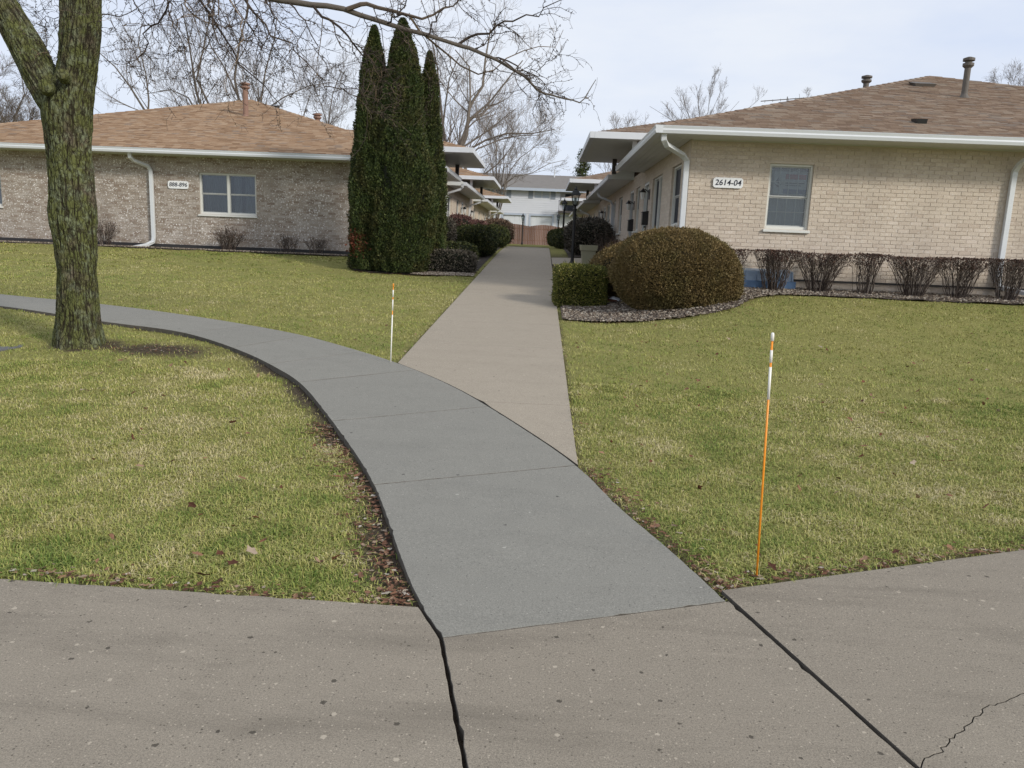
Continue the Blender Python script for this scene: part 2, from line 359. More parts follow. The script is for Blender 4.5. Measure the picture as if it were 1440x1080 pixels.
class MB:
    """collects simple solids; build() links them as ONE mesh object"""
    def __init__(s): s.v = []; s.f = []
    def add(s, V, F):
        k = len(s.v); s.v += [tuple(map(float, p)) for p in V]; s.f += [tuple(k + i for i in f) for f in F]
    def box(s, x0, x1, y0, y1, z0, z1):
        s.add([(x0, y0, z0), (x1, y0, z0), (x1, y1, z0), (x0, y1, z0), (x0, y0, z1), (x1, y0, z1), (x1, y1, z1), (x0, y1, z1)],
              [(0, 3, 2, 1), (4, 5, 6, 7), (0, 1, 5, 4), (1, 2, 6, 5), (2, 3, 7, 6), (3, 0, 4, 7)])
    def hexa(s, P):
        s.add(P, [(0, 3, 2, 1), (4, 5, 6, 7), (0, 1, 5, 4), (1, 2, 6, 5), (2, 3, 7, 6), (3, 0, 4, 7)])
    def extrude(s, prof, a, b, up=(0, 0, 1)):
        """profile points (sideways, up) swept from a to b"""
        a, b = Vector(a), Vector(b); t = (b - a).normalized(); u = Vector(up); w = t.cross(u).normalized()
        n = len(prof); V = [a + w * p[0] + u * p[1] for p in prof] + [b + w * p[0] + u * p[1] for p in prof]
        s.add(V, [(i, (i + 1) % n, n + (i + 1) % n, n + i) for i in range(n)] + [tuple(range(n))[::-1], tuple(range(n, 2 * n))])
    def tube(s, pts, rad, n=8, cap=True):
        pts = [Vector(p) for p in pts]; K = len(pts); rad = rad if hasattr(rad, '__len__') else [rad] * K
        base = len(s.v); ref = Vector((.31, .87, .38))
        for i, p in enumerate(pts):
            t = (pts[min(i + 1, K - 1)] - pts[max(i - 1, 0)]).normalized()
            if abs(t.dot(ref)) > .95: ref = Vector((.9, -.3, .2))
            u = t.cross(ref).normalized(); w = t.cross(u)
            for j in range(n):
                a = 2 * math.pi * j / n; s.v.append(tuple(p + (u * math.cos(a) + w * math.sin(a)) * rad[i]))
        for i in range(K - 1):
            for j in range(n):
                s.f.append((base + i * n + j, base + i * n + (j + 1) % n, base + (i + 1) * n + (j + 1) % n, base + (i + 1) * n + j))
        if cap:
            s.f.append(tuple(base + j for j in range(n))[::-1]); s.f.append(tuple(base + (K - 1) * n + j for j in range(n)))
    def lathe(s, prof, c=(0, 0, 0), n=16):
        base = len(s.v)
        for r, z in prof:
            for j in range(n):
                a = 2 * math.pi * (j + .5) / n; s.v.append((c[0] + r * math.cos(a), c[1] + r * math.sin(a), c[2] + z))
        for i in range(len(prof) - 1):
            for j in range(n):
                s.f.append((base + i * n + j, base + i * n + (j + 1) % n, base + (i + 1) * n + (j + 1) % n, base + (i + 1) * n + j))
        s.f.append(tuple(base + j for j in range(n))[::-1]); s.f.append(tuple(base + (len(prof) - 1) * n + j for j in range(n)))
    def build(s, name, mat, parent=None, smooth=False, mtx=None, kind=None, bevel=0):
        me = bpy.data.meshes.new(name); me.from_pydata(s.v, [], s.f)
        if mtx is not None: me.transform(mtx)
        me.validate(); me.update(); me.materials.append(mat)
        if smooth: me.polygons.foreach_set('use_smooth', np.ones(len(me.polygons), bool))
        o = bpy.data.objects.new(name, me); link(o, parent)
        if bevel:
            bv = o.modifiers.new('bevel', 'BEVEL'); bv.width = bevel; bv.segments = 2; bv.limit_method = 'ANGLE'
        if kind: o['kind'] = kind
        return o

# vectorised value noise
_PERM = RNG.integers(0, 1 << 30, 4096)
def vnoise(P, seed=0):
    P = np.asarray(P, float); I = np.floor(P).astype(np.int64); f = P - I; f = f * f * (3 - 2 * f)
    def hsh(i, j, k):
        return _PERM[(i * 374761 + j * 668265 + k * 982451 + seed * 7919) & 4095] / float(1 << 30)
    r = 0
    for dx in (0, 1):
        for dy in (0, 1):
            for dz in (0, 1):
                w = (f[:, 0] if dx else 1 - f[:, 0]) * (f[:, 1] if dy else 1 - f[:, 1]) * (f[:, 2] if dz else 1 - f[:, 2])
                r = r + w * hsh(I[:, 0] + dx, I[:, 1] + dy, I[:, 2] + dz)
    return r * 2 - 1
def fbm(P, seed=0, o=4):
    P = np.asarray(P, float)
    return sum(vnoise(P * 2 ** k, seed + k) / 2 ** k for k in range(o))

def tubes(P, R, sides):
    """batch of tubes: P (N,K,3), R (N,K) -> V, F"""
    N, K, _ = P.shape
    T = np.empty_like(P); T[:, 1:-1] = P[:, 2:] - P[:, :-2]; T[:, 0] = P[:, 1] - P[:, 0]; T[:, -1] = P[:, -1] - P[:, -2]
    T /= np.linalg.norm(T, axis=2, keepdims=True) + 1e-9
    D = P[:, -1] - P[:, 0]; D = D / (np.linalg.norm(D, axis=1, keepdims=True) + 1e-9)
    ref = np.where(np.abs(D[:, 2:3]) > .7, np.array([[1., .2, 0]]), np.array([[0, .15, 1.]]))[:, None, :]
    U = np.cross(T, np.broadcast_to(ref, T.shape)); U /= np.linalg.norm(U, axis=2, keepdims=True) + 1e-9
    W = np.cross(T, U); a = np.arange(sides) * 2 * np.pi / sides
    V = P[:, :, None] + R[:, :, None, None] * (U[:, :, None] * np.cos(a)[None, None, :, None] + W[:, :, None] * np.sin(a)[None, None, :, None])
    idx = np.arange(N * K * sides).reshape(N, K, sides)
    A = idx[:, :-1]; B = idx[:, 1:]
    F = np.stack([A, np.roll(A, -1, 2), np.roll(B, -1, 2), B], -1).reshape(-1, 4)
    return V.reshape(-1, 3), F
def join(parts):
    V = []; F = []; k = 0
    for v, f in parts:
        V.append(v); F.append(f + k); k += len(v)
    fs = {}
    for f in F: fs.setdefault(f.shape[1], []).append(f)
    return np.concatenate(V), [np.concatenate(q) for q in fs.values()]
def unit(a): return a / (np.linalg.norm(a, axis=-1, keepdims=True) + 1e-9)
def spawn(rng, P, R, n, length, K=5, ang=(35, 70), wander=.12, trop=(0, 0, .15), t=(.3, 1.), rk=.6, taper=.35, rmin=.0):
    """n children along every parent polyline"""
    N, KP, _ = P.shape
    idx = np.repeat(np.arange(N), n); m = len(idx)
    tt = rng.uniform(t[0], t[1], m) * (KP - 1) * .999; i0 = tt.astype(int); f = (tt - i0)[:, None]
    S = P[idx, i0] * (1 - f) + P[idx, i0 + 1] * f
    r0 = R[idx, i0] * (1 - f[:, 0]) + R[idx, i0 + 1] * f[:, 0]
    T = unit(P[idx, i0 + 1] - P[idx, i0])
    q = unit(np.cross(T, rng.normal(size=(m, 3)))); A = np.radians(rng.uniform(ang[0], ang[1], m))[:, None]
    d = unit(T * np.cos(A) + q * np.sin(A))
    L = rng.uniform(length[0], length[1], m) * (1.15 - .55 * (tt / (KP - 1)))
    out = np.empty((m, K, 3)); out[:, 0] = S
    for k in range(1, K):
        d = unit(d + rng.normal(size=(m, 3)) * wander + np.array(trop))
        out[:, k] = out[:, k - 1] + d * (L / (K - 1))[:, None]
    r = np.minimum(r0 * rk, r0)[:, None] * np.linspace(1, taper, K)[None]
    return out, np.maximum(r, rmin)

def sprays(rng, P, Nn, size, aspect=2.2, tilt=.5, droop=(0, 0, 0), jitter=.4):
    """small bent two-triangle leaf sprays at P growing along Nn"""
    m = len(P); d = unit(Nn + rng.normal(size=(m, 3)) * tilt + np.array(droop)); q = unit(np.cross(d, rng.normal(size=(m, 3))))
    L = size * rng.uniform(1 - jitter, 1 + jitter, m)[:, None]; w = L / aspect
    b = P; tip = P + d * L + np.cross(d, q) * L * rng.uniform(-.3, .3, (m, 1))
    mid = P + d * L * .5
    V = np.stack([b, mid + q * w * .5, tip, mid - q * w * .5], 1).reshape(-1, 3)
    i = np.arange(m) * 4
    return V, np.concatenate([np.stack([i, i + 1, i + 2], 1), np.stack([i, i + 2, i + 3], 1)])

def in_poly(x, y, poly):
    poly = np.asarray(poly, float); r = np.zeros(len(x), bool); j = len(poly) - 1
    for i in range(len(poly)):
        xi, yi = poly[i]; xj, yj = poly[j]
        c = ((yi > y) != (yj > y)) & (x < (xj - xi) * (y - yi) / (yj - yi + 1e-12) + xi); r ^= c; j = i
    return r
def seg_dist(x, y, poly, closed=False):
    p = np.asarray(poly, float); d = np.full(len(x), 1e9)
    n = len(p) if closed else len(p) - 1
    for i in range(n):
        a = p[i]; b = p[(i + 1) % len(p)]; ab = b - a
        t = np.clip(((x - a[0]) * ab[0] + (y - a[1]) * ab[1]) / (ab @ ab + 1e-12), 0, 1)
        d = np.minimum(d, np.hypot(x - a[0] - t * ab[0], y - a[1] - t * ab[1]))
    return d
def sstep(x, a, b):
    t = np.clip((x - a) / (b - a), 0, 1); return t * t * (3 - 2 * t)

# ------------------------------------------------------------------ lie of the land
def gz(Y):
    Y = np.asarray(Y, float)
    up = .05 * ((Y - 5) + np.sqrt((Y - 5) ** 2 + 1.0)) / 2
    return np.where(Y < 25, up, 1.001 + .33 * np.tanh((np.maximum(Y, 25) - 25) * .05 / .33))
def land(X, Y):
    X = np.asarray(X, float); Y = np.asarray(Y, float)
    z = gz(Y) - .019
    z = z + .40 * sstep(X, .7, 3.3) * sstep(Y, 8.5, 13.6) * (1 - sstep(Y, 16, 24)) + .0 * X
    z = z + .13 * sstep(-X, 3.2, 5.0) * sstep(Y, 17, 21.2)
    return z
def ground_z(x, y): return float(land(np.array([x]), np.array([y]))[0])

IN_EDGE = [(-.305, 2.655), (-.43, 2.90), (-.605, 3.40), (-.87, 4.22), (-1.165, 4.93), (-1.60, 5.84), (-2.17, 6.97), (-2.68, 7.64), (-3.16, 8.21), (-3.93, 8.95), (-4.58, 9.41), (-5.57, 9.72), (-6.50, 10.19), (-7.4, 10.60), (-9.2, 11.2), (-12, 12.2), (-16, 13.6)]
OUT_EDGE = [(.855, 3.09), (.70, 3.64), (.505, 4.18), (.305, 4.98), (-.173, 6.0), (-.755, 7.10), (-1.51, 8.10), (-2.29, 8.87), (-3.03, 9.54), (-4.56, 10.44), (-6.50, 11.30), (-8.42, 11.80), (-11, 12.8), (-16, 14.9)]
WALK = IN_EDGE + OUT_EDGE[::-1]
PATH = [(-1.48, 8.06), (-1.48, 34.5), (.31, 34.5), (.31, 4.97), (-.173, 6.0), (-.755, 7.10)]
SIDEPATH = [(.32, 22.6), (2.5, 22.6), (2.5, 25.6), (.32, 25.6)]
PAVE = [(-9, 3.12), (-.43, 2.885), (-.305, 2.655), (.855, 3.09), (.87, 3.2), (2.57, 3.88), (9, 6.4), (9, -4), (-9, -4)]
GRAVEL = [(.36, 11.75), (.8, 11.66), (1.2, 11.58), (1.6, 11.47), (2.2, 11.50), (2.6, 11.6), (3.0, 11.86), (3.2, 12.2), (3.45, 12.6), (3.9, 12.95), (6, 13.0), (9, 13.0), (14, 13.05), (14, 14.2), (2.45, 14.2), (2.45, 22.5), (.36, 22.5)]
BED_L = [(-1.52, 18.2), (-1.52, 36), (-3.6, 36), (-3.6, 21.6), (-19, 21.7), (-19, 20.85), (-5.2, 20.8), (-4.75, 18.9), (-4.3, 18.05), (-3.4, 17.8), (-2.6, 17.75)]
BED_R2 = [(.9, 26), (.9, 48), (2.5, 48), (2.5, 26)]
TREE = (-5.0, 8.35)
def bare_amount(x, y):
    """worn soil by the slab edges and the tree"""
    n = np.clip(fbm(np.stack([x * 2.5, y * 2.5, x * 0], 1), 5), -.8, .9)
    e = seg_dist(x, y, IN_EDGE[:9]); b = 1 - sstep(e, .04 + .05 * n, .20 + .12 * n)
    e2 = seg_dist(x, y, OUT_EDGE[:4]); b = np.maximum(b, .8 * (1 - sstep(e2, .05, .20 + .1 * n)))
    e3 = seg_dist(x, y, [(-6, 3.05), (-.43, 2.885)]); b = np.maximum(b, .75 * (1 - sstep(e3, .02, .13 + .1 * n)))
    e4 = seg_dist(x, y, [(.87, 3.2), (2.57, 3.88), (7, 5.6)]); b = np.maximum(b, .8 * (1 - sstep(e4, .02, .15 + .1 * n)))
    e5 = seg_dist(x, y, [(.31, 5), (.31, 11.5)]); b = np.maximum(b, .6 * (1 - sstep(e5, .0, .07)))
    e6 = seg_dist(x, y, [(-1.48, 8.1), (-1.48, 18)]); b = np.maximum(b, .6 * (1 - sstep(e6, .0, .08)))
    d = np.hypot((x - TREE[0] - .95) / 1.1, (y - TREE[1] + .05) / .42); b = np.maximum(b, .95 * (1 - sstep(d, .2 + .3 * n, .95 + .3 * n)))
    d = np.hypot(x - TREE[0], y - TREE[1]); b = np.maximum(b, .9 * (1 - sstep(d, .3, .5 + .2 * n)))
    return np.clip(b, 0, 1)

def lump_z(x, y): return fbm(np.stack([x * 2.4, y * 2.4, x * 0], 1), 3, 2) * .014
def build_ground():
    def axis(lo, hi, step, far):
        core = np.arange(lo, hi + 1e-6, step); g = [];
        s = step; p = hi
        while p < far: s *= 1.35; p += s; g.append(p)
        s = step; p = lo; q = []
        while p > -far: s *= 1.35; p -= s; q.append(p)
        return np.concatenate([q[::-1], core, g])
    xs = axis(-9, 9, .09, 900); ys = axis(2.2, 16, .09, 900)
    X, Y = np.meshgrid(xs, ys); x = X.ravel(); y = Y.ravel()
    z = land(x, y)
    near = (np.abs(x) < 20) & (y > -6) & (y < 40)
    lumps = np.zeros(len(x)); lumps[near] = lump_z(x[near], y[near])
    z = z + lumps
    # lawn sunk inside the curve of the walk and dropped well under every slab
    e = seg_dist(x, y, IN_EDGE); inside = in_poly(x, y, WALK)
    z = z - .019 * (1 - sstep(e, .05, .9)) * (~inside) * (y < 9.5)
    under = np.zeros(len(x), bool)
    for poly in (WALK, PATH, PAVE, SIDEPATH): under |= in_poly(x, y, poly)
    z[under] = gz(y[under]) - .030 + lumps[under] * .5
    b = np.zeros(len(x)); b[near] = bare_amount(x[near], y[near]); b[under] = 1
    nx, ny = len(xs), len(ys); i = np.arange(nx * ny).reshape(ny, nx)
    F = np.stack([i[:-1, :-1], i[:-1, 1:], i[1:, 1:], i[1:, :-1]], -1).reshape(-1, 4)
    return mesh_np('ground', np.stack([x, y, z], 1), F, M['ground'], smooth=True, attrs={'bare': b}, kind='structure')
build_ground()
def lawn_z(x, y):
    z = land(x, y) + lump_z(x, y); e = seg_dist(x, y, IN_EDGE)
    return z - .019 * (1 - sstep(e, .05, .9)) * (y < 9.5)

def slab(name, ring, zf, mat, parent, th=.1, lift=0, gap=.004, bevel=.006, rough=0.0):
    """a cast slab from a ring of plan points, shrunk by gap for its joints"""
    r = [Vector((p[0], p[1])) for p in ring]; n = len(r); c = sum(r, Vector((0, 0))) / n; out = []
    for i in range(n):
        a = (r[i] - r[i - 1]); b = (r[(i + 1) % n] - r[i]); a = a.normalized() if a.length > 1e-6 else b.normalized(); b = b.normalized() if b.length > 1e-6 else a
        na = Vector((-a.y, a.x)); nb = Vector((-b.y, b.x)); k = (na + nb)
        k = k.normalized() if k.length > .05 else na
        s = max(.35, k.dot(na))
        out.append(r[i] + k * gap / s)
    if rough:
        fine = []
        for i in range(n):
            a, b = out[i], out[(i + 1) % n]; d = b - a; k = max(1, int(min(d.length, 9) / .035)) if min(a.length, b.length) < 6.5 else max(1, int(d.length / .3))
            nn = Vector((-d.y, d.x)).normalized() if d.length > 1e-6 else Vector((0, 0))
            for q in range(k):
                j = rough * (RNG.normal() * .5 + (3.0 if RNG.random() < .06 else 0)) if q else 0
                fine.append(a + d * (q / k) + nn * max(-rough * .6, j))
        out = fine; n = len(out)
    mb = MB(); top = [(p.x, p.y, float(zf(p.x, p.y)) + lift) for p in out]
    V = top + [(p[0], p[1], p[2] - th) for p in top]
    mb.add(V, [tuple(range(n)), tuple(range(n, 2 * n))[::-1]] + [(i, i + n, (i + 1) % n + n, (i + 1) % n) for i in range(n)])
    o = mb.build(name, mat, parent, bevel=bevel); o.data.materials.append(M['edge_soil_shade'])
    for p in o.data.polygons[1:]: p.material_index = 1           # cast edges: soil stain and side shade put into one colour
    return o
def resample(pl, t):
    p = np.array(pl, float); L = np.r_[0, np.cumsum(np.linalg.norm(np.diff(p, axis=0), axis=1))]
    return np.stack([np.interp(t, L, p[:, 0]), np.interp(t, L, p[:, 1])], 1)
def param_of(pl, q):
    p = np.array(pl, float); L = np.r_[0, np.cumsum(np.linalg.norm(np.diff(p, axis=0), axis=1))]; best = (9e9, 0)
    for i in range(len(p) - 1):
        ab = p[i + 1] - p[i]; t = np.clip(((np.array(q) - p[i]) @ ab) / (ab @ ab), 0, 1); d = np.linalg.norm(np.array(q) - p[i] - t * ab)
        if d < best[0]: best = (d, L[i] + t * np.linalg.norm(ab))
    return best[1]

# smooth the two edges of the curved walk
def chaikin(pl, n=2):
    p = [np.array(q, float) for q in pl]
    for _ in range(n):
        o = [p[0]]
        for a, b in zip(p[:-1], p[1:]): o += [a * .75 + b * .25, a * .25 + b * .75]
        p = o + [p[-1]]
    return p
IN_S, OUT_S = chaikin(IN_EDGE), chaikin(OUT_EDGE)
def walk_z(x, y): return float(gz(y)) + .010 * float(sstep(np.float64(y), 3.0, 5.0))
curved = empty('curved_path'); curved['kind'] = 'structure'
JOINTS = [((-.305, 2.655), (.855, 3.09)), ((-.93, 4.37), (.31, 4.95)), ((-1.55, 5.75), (-.38, 6.42)), ((-2.18, 6.98), (-1.23, 7.73)), ((-2.72, 7.69), (-1.97, 8.55)),
          ((-3.4, 8.45), (-2.85, 9.4)), ((-4.3, 9.25), (-3.75, 10.0)), ((-5.6, 9.73), (-5.2, 10.75)), ((-7.0, 10.4), (-6.6, 11.35)), ((-8.6, 11.0), (-8.3, 11.8)), ((-11, 11.85), (-10.6, 12.63)), ((-16, 13.6), (-16, 14.9))]
for (i0, o0), (i1, o1) in zip(JOINTS[:-1], JOINTS[1:]):
    ti = np.linspace(param_of(IN_S, i0), param_of(IN_S, i1), 9); to = np.linspace(param_of(OUT_S, o0), param_of(OUT_S, o1), 9)
    ring = list(resample(OUT_S, to)) + list(resample(IN_S, ti))[::-1]
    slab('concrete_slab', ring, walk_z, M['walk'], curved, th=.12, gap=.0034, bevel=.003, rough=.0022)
straight = empty('straight_path'); straight['kind'] = 'structure'
def path_z(x, y): return float(gz(y)) - .004
# first slab is cut along the curve of the walk
oc = [p for p in OUT_S if -1.48 <= p[0] <= .30 and 4.9 < p[1] < 8.2]
cut = [(p[0] + .020, p[1] + .022) for p in oc]
ycuts = [9.35, 11.2, 13.05, 14.9, 16.75, 18.6, 20.45, 22.3, 24.15, 26.0, 27.85, 29.7, 31.55, 33.4]
low = [(.31, 4.99)] + cut + [(-1.48, 8.09)]
# pieces between the curve and the first straight joint, split at one diagonal joint
ka = [p for p in low if p[1] <= 6.55]; kb = [p for p in low if p[1] > 6.55]
slab('concrete_slab', [(.31, 6.62)] + [(-.45, 6.62)] + ka[::-1], path_z, M['path'], straight, gap=.002, bevel=.002)
slab('concrete_slab', [(.31, 6.62), (.31, 9.35), (-1.48, 9.35)] + kb[::-1] + [(-.45, 6.62)], path_z, M['path'], straight, gap=.002, bevel=.002)
for a, b in zip(ycuts[:-1], ycuts[1:]):
    slab('concrete_slab', [(-1.48, a), (.31, a), (.31, b), (-1.48, b)], path_z, M['path'], straight, gap=.002, bevel=.002)
sidep = empty('side_path'); sidep['kind'] = 'structure'
def side_z(x, y): return float(land(np.array([x]), np.array([y]))[0]) + .03
for a, b in ((.325, 1.4), (1.4, 2.5)):
    slab('concrete_slab', [(a, 22.7), (b, 22.7), (b, 25.5), (a, 25.5)], lambda x, y: path_z(x, y) + .0 + .03 * (x > 1), M['path'], sidep, gap=.004)

pav = empty('pavement'); pav['kind'] = 'structure'
flat = lambda x, y: float(gz(y)) * (1 - float(sstep(np.float64(y), 3.05, 4.5))) + .004
slab('concrete_slab', [(-.43, 2.885), (-4.2, 2.99), (-4.2, -3), (.98, -3), (-.3115, 2.64)], flat, M['pave'], pav, th=.12, gap=.0028, bevel=.003, rough=.0024)
slab('concrete_slab', [(-4.2, 2.99), (-9, 3.12), (-9, -3), (-4.2, -3)], flat, M['pave'], pav, th=.12, gap=.0028, bevel=.003, rough=.0024)
slab('concrete_slab', [(-.305, 2.652), (.98, -3), (2.62, -3), (.862, 3.087)], flat, M['pave'], pav, th=.12, gap=.0028, bevel=.003, rough=.0024)
# right slab is cracked right through: two pieces with a ragged break between them
crk = []
for (px, py) in ((1288, 1074), (1308, 1066), (1322, 1060), (1331, 1049), (1340, 1040), (1355, 1030), (1364, 1019), (1375, 1010), (1387, 997), (1402, 993), (1420, 987), (1440, 977), (1475, 966), (1540, 958)):
    d = ROT @ np.array([(px - 720) / FPX, (py - 540) / FPX, 1.0]); q = np.array([0, 0, EYE]) - d * (EYE / d[2]); crk.append((q[0], q[1]))
fine = [crk[0]]
for a, b in zip(crk[:-1], crk[1:]):
    for k in (1, 2, 3): fine.append(tuple(np.array(a) + (np.array(b) - np.array(a)) * k / 3 + RNG.normal(size=2) * .004))
crk = [(1.172, 2.055)] + fine[1:] + [(3.4, 2.75), (9, 3.2)]
slab('concrete_slab', [(.852, 3.19)] + crk + [(9, 6.4), (2.57, 3.88)], flat, M['pave'], pav, th=.12, gap=.0016, bevel=.0015)
slab('concrete_slab', [(2.63, -3), (9, -3)] + crk[::-1], flat, M['pave'], pav, th=.12, gap=.0016, bevel=.0015)

# soil and gravel beds: sheets draped a little above the turf
def sheet(name, poly, mat, lift, step=.16, kind='structure', xr=None):
    p = np.array(poly); x0, y0 = p.min(0); x1, y1 = p.max(0)
    xs = np.arange(x0, x1 + step, step); ys = np.arange(y0, y1 + step, step); X, Y = np.meshgrid(xs, ys); x, y = X.ravel(), Y.ravel()
    k = in_poly(x, y, poly); z = land(x, y) + lift + .012 * fbm(np.stack([x * 4, y * 4, x * 0], 1), 8)
    i = np.arange(len(x)).reshape(X.shape); F = np.stack([i[:-1, :-1], i[:-1, 1:], i[1:, 1:], i[1:, :-1]], -1).reshape(-1, 4)
    F = F[k[F].sum(1) >= 3]; u, inv = np.unique(F, return_inverse=True)
    return mesh_np(name, np.stack([x, y, z], 1)[u], inv.reshape(-1, 4), mat, smooth=True, kind=kind)
sheet('gravel_bed', GRAVEL, M['gravelbed'], .03, .07)
sheet('soil_bed', BED_L, M['soil'], .012, .10)
sheet('soil_bed', BED_R2, M['soil'], .03, .3)

def stones(name, regions, size, mat, label=None):
    Vs, Fs, k = [], [], 0
    base = np.array([(1, 0, 0), (-.5, .87, 0), (-.5, -.87, 0), (0, 0, .8), (0, 0, -.8)]); bf = np.array([(0, 1, 3), (1, 2, 3), (2, 0, 3), (1, 0, 4), (2, 1, 4), (0, 2, 4)])
    for poly, n in regions:
        p = np.array(poly); q = RNG.uniform(p.min(0), p.max(0), (n * 6, 2)); q = q[in_poly(q[:, 0], q[:, 1], poly)][:n]; m = len(q)
        z = land(q[:, 0], q[:, 1]) + .038
        S = size * RNG.uniform(.5, 1.4, (m, 1, 1)); B = base[None] * RNG.uniform(.6, 1.3, (m, 5, 1)) * S
        a = RNG.uniform(0, 6.28, m); c, s = np.cos(a)[:, None], np.sin(a)[:, None]
        B = np.stack([B[..., 0] * c - B[..., 1] * s, B[..., 0] * s + B[..., 1] * c, B[..., 2] * .7], -1)
        V = B + np.stack([q[:, 0], q[:, 1], z], 1)[:, None]; Vs.append(V.reshape(-1, 3)); Fs.append((bf[None] + (np.arange(m) * 5)[:, None, None]).reshape(-1, 3) + k); k += m * 5
    return mesh_np(name, np.concatenate(Vs), np.concatenate(Fs), mat, kind='stuff')
stones('gravel', [([(.36, 11.72), (.8, 11.6), (1.2, 11.52), (1.6, 11.41), (2.2, 11.44), (2.6, 11.55), (3.0, 11.82), (3.2, 12.15), (3.45, 12.55), (3.9, 12.9), (4.6, 13.0), (4.6, 14.0), (2.5, 14.0), (2.5, 16), (.4, 16)], 9000),
                  ([(4.6, 13.0), (13.5, 13.0), (13.5, 14.0), (4.6, 14.0)], 4500), ([(-1.55, 17.95), (-1.55, 18.6), (-2.9, 18.5), (-3.0, 17.85), (-2.6, 17.75)], 1500), ([(-19, 20.85), (-5.2, 20.8), (-5.2, 21.1), (-19, 21.1)], 2500)], .022, M['stone'])

# ------------------------------------------------------------------ grass
def excluded(x, y, pad=True):
    k = np.zeros(len(x), bool)
    for poly in (WALK, PATH, PAVE, SIDEPATH, GRAVEL, BED_L, BED_R2): k |= in_poly(x, y, poly)
    return k
def build_grass():
    VV, FF, TT = [], [], []; k0 = 0
    def points(n, y0, y1):
        y = np.exp(RNG.uniform(np.log(y0), np.log(y1), n)); x = RNG.uniform(-1, 1, n) * (.90 * y + 2.2)
        x = x + .0; ok = ~excluded(x, y) & (y < 21.3) & ((x > -19) & (x < 18))
        ok &= RNG.random(n) > .93 * bare_amount(x, y)
        return x[ok], y[ok]
    # near: bent blades of three triangles; far: one triangle
    for n, y0, y1, near in ((400000, 2.85, 7.5, True), (520000, 6.5, 21.3, False), (75000, 2.9, 6.0, True)):
        x, y = points(n, y0, y1); m = len(x); z = lawn_z(x, y) - .008
        clump = fbm(np.stack([x * 6, y * 6, x * 0], 1), 21, 2)
        h = RNG.uniform(.016, .046, m) * (1 + .22 * clump); sc = np.maximum(1, y / 5.0)
        if not near: h *= 1.0
        w = RNG.uniform(.0016, .0030, m) * sc * (1.0 if near else 1.35)
        a = RNG.uniform(0, 2 * np.pi, m); lean = RNG.uniform(.3, 1.7, m)
        d = np.stack([np.cos(a), np.sin(a), np.zeros(m)], 1); q = np.stack([-np.sin(a), np.cos(a), np.zeros(m)], 1)
        b = np.stack([x, y, z], 1); up = np.array([0, 0, 1.])
        tint = np.clip(RNG.normal(.5, .26 if near else .15, m) + .25 * lean / 1.5 - .12, 0, 1)
        hh = h[:, None]; ll = lean[:, None]; ww = w[:, None]
        tip = b + up * hh * (1.1 - .45 * ll) + d * hh * ll
        if near:
            mid = b + up * hh * .62 + d * hh * ll * .32
            V = np.stack([b - q * ww, b + q * ww, mid + q * ww * .8, mid - q * ww * .8, tip], 1).reshape(-1, 3)
            i = np.arange(m) * 5 + k0
            FF.append(np.concatenate([np.stack([i, i + 1, i + 2], 1), np.stack([i, i + 2, i + 3], 1), np.stack([i + 3, i + 2, i + 4], 1)])); k0 += m * 5; TT.append(np.repeat(tint, 5))
        else:
            V = np.stack([b - q * ww, b + q * ww, tip], 1).reshape(-1, 3); i = np.arange(m) * 3 + k0
            FF.append(np.stack([i, i + 1, i + 2], 1)); k0 += m * 3; TT.append(np.repeat(tint, 3))
        VV.append(V)
    o = mesh_np('grass', np.concatenate(VV), np.concatenate(FF), M['grass'], attrs={'tint': np.concatenate(TT)}, kind='stuff')
    return o
build_grass()

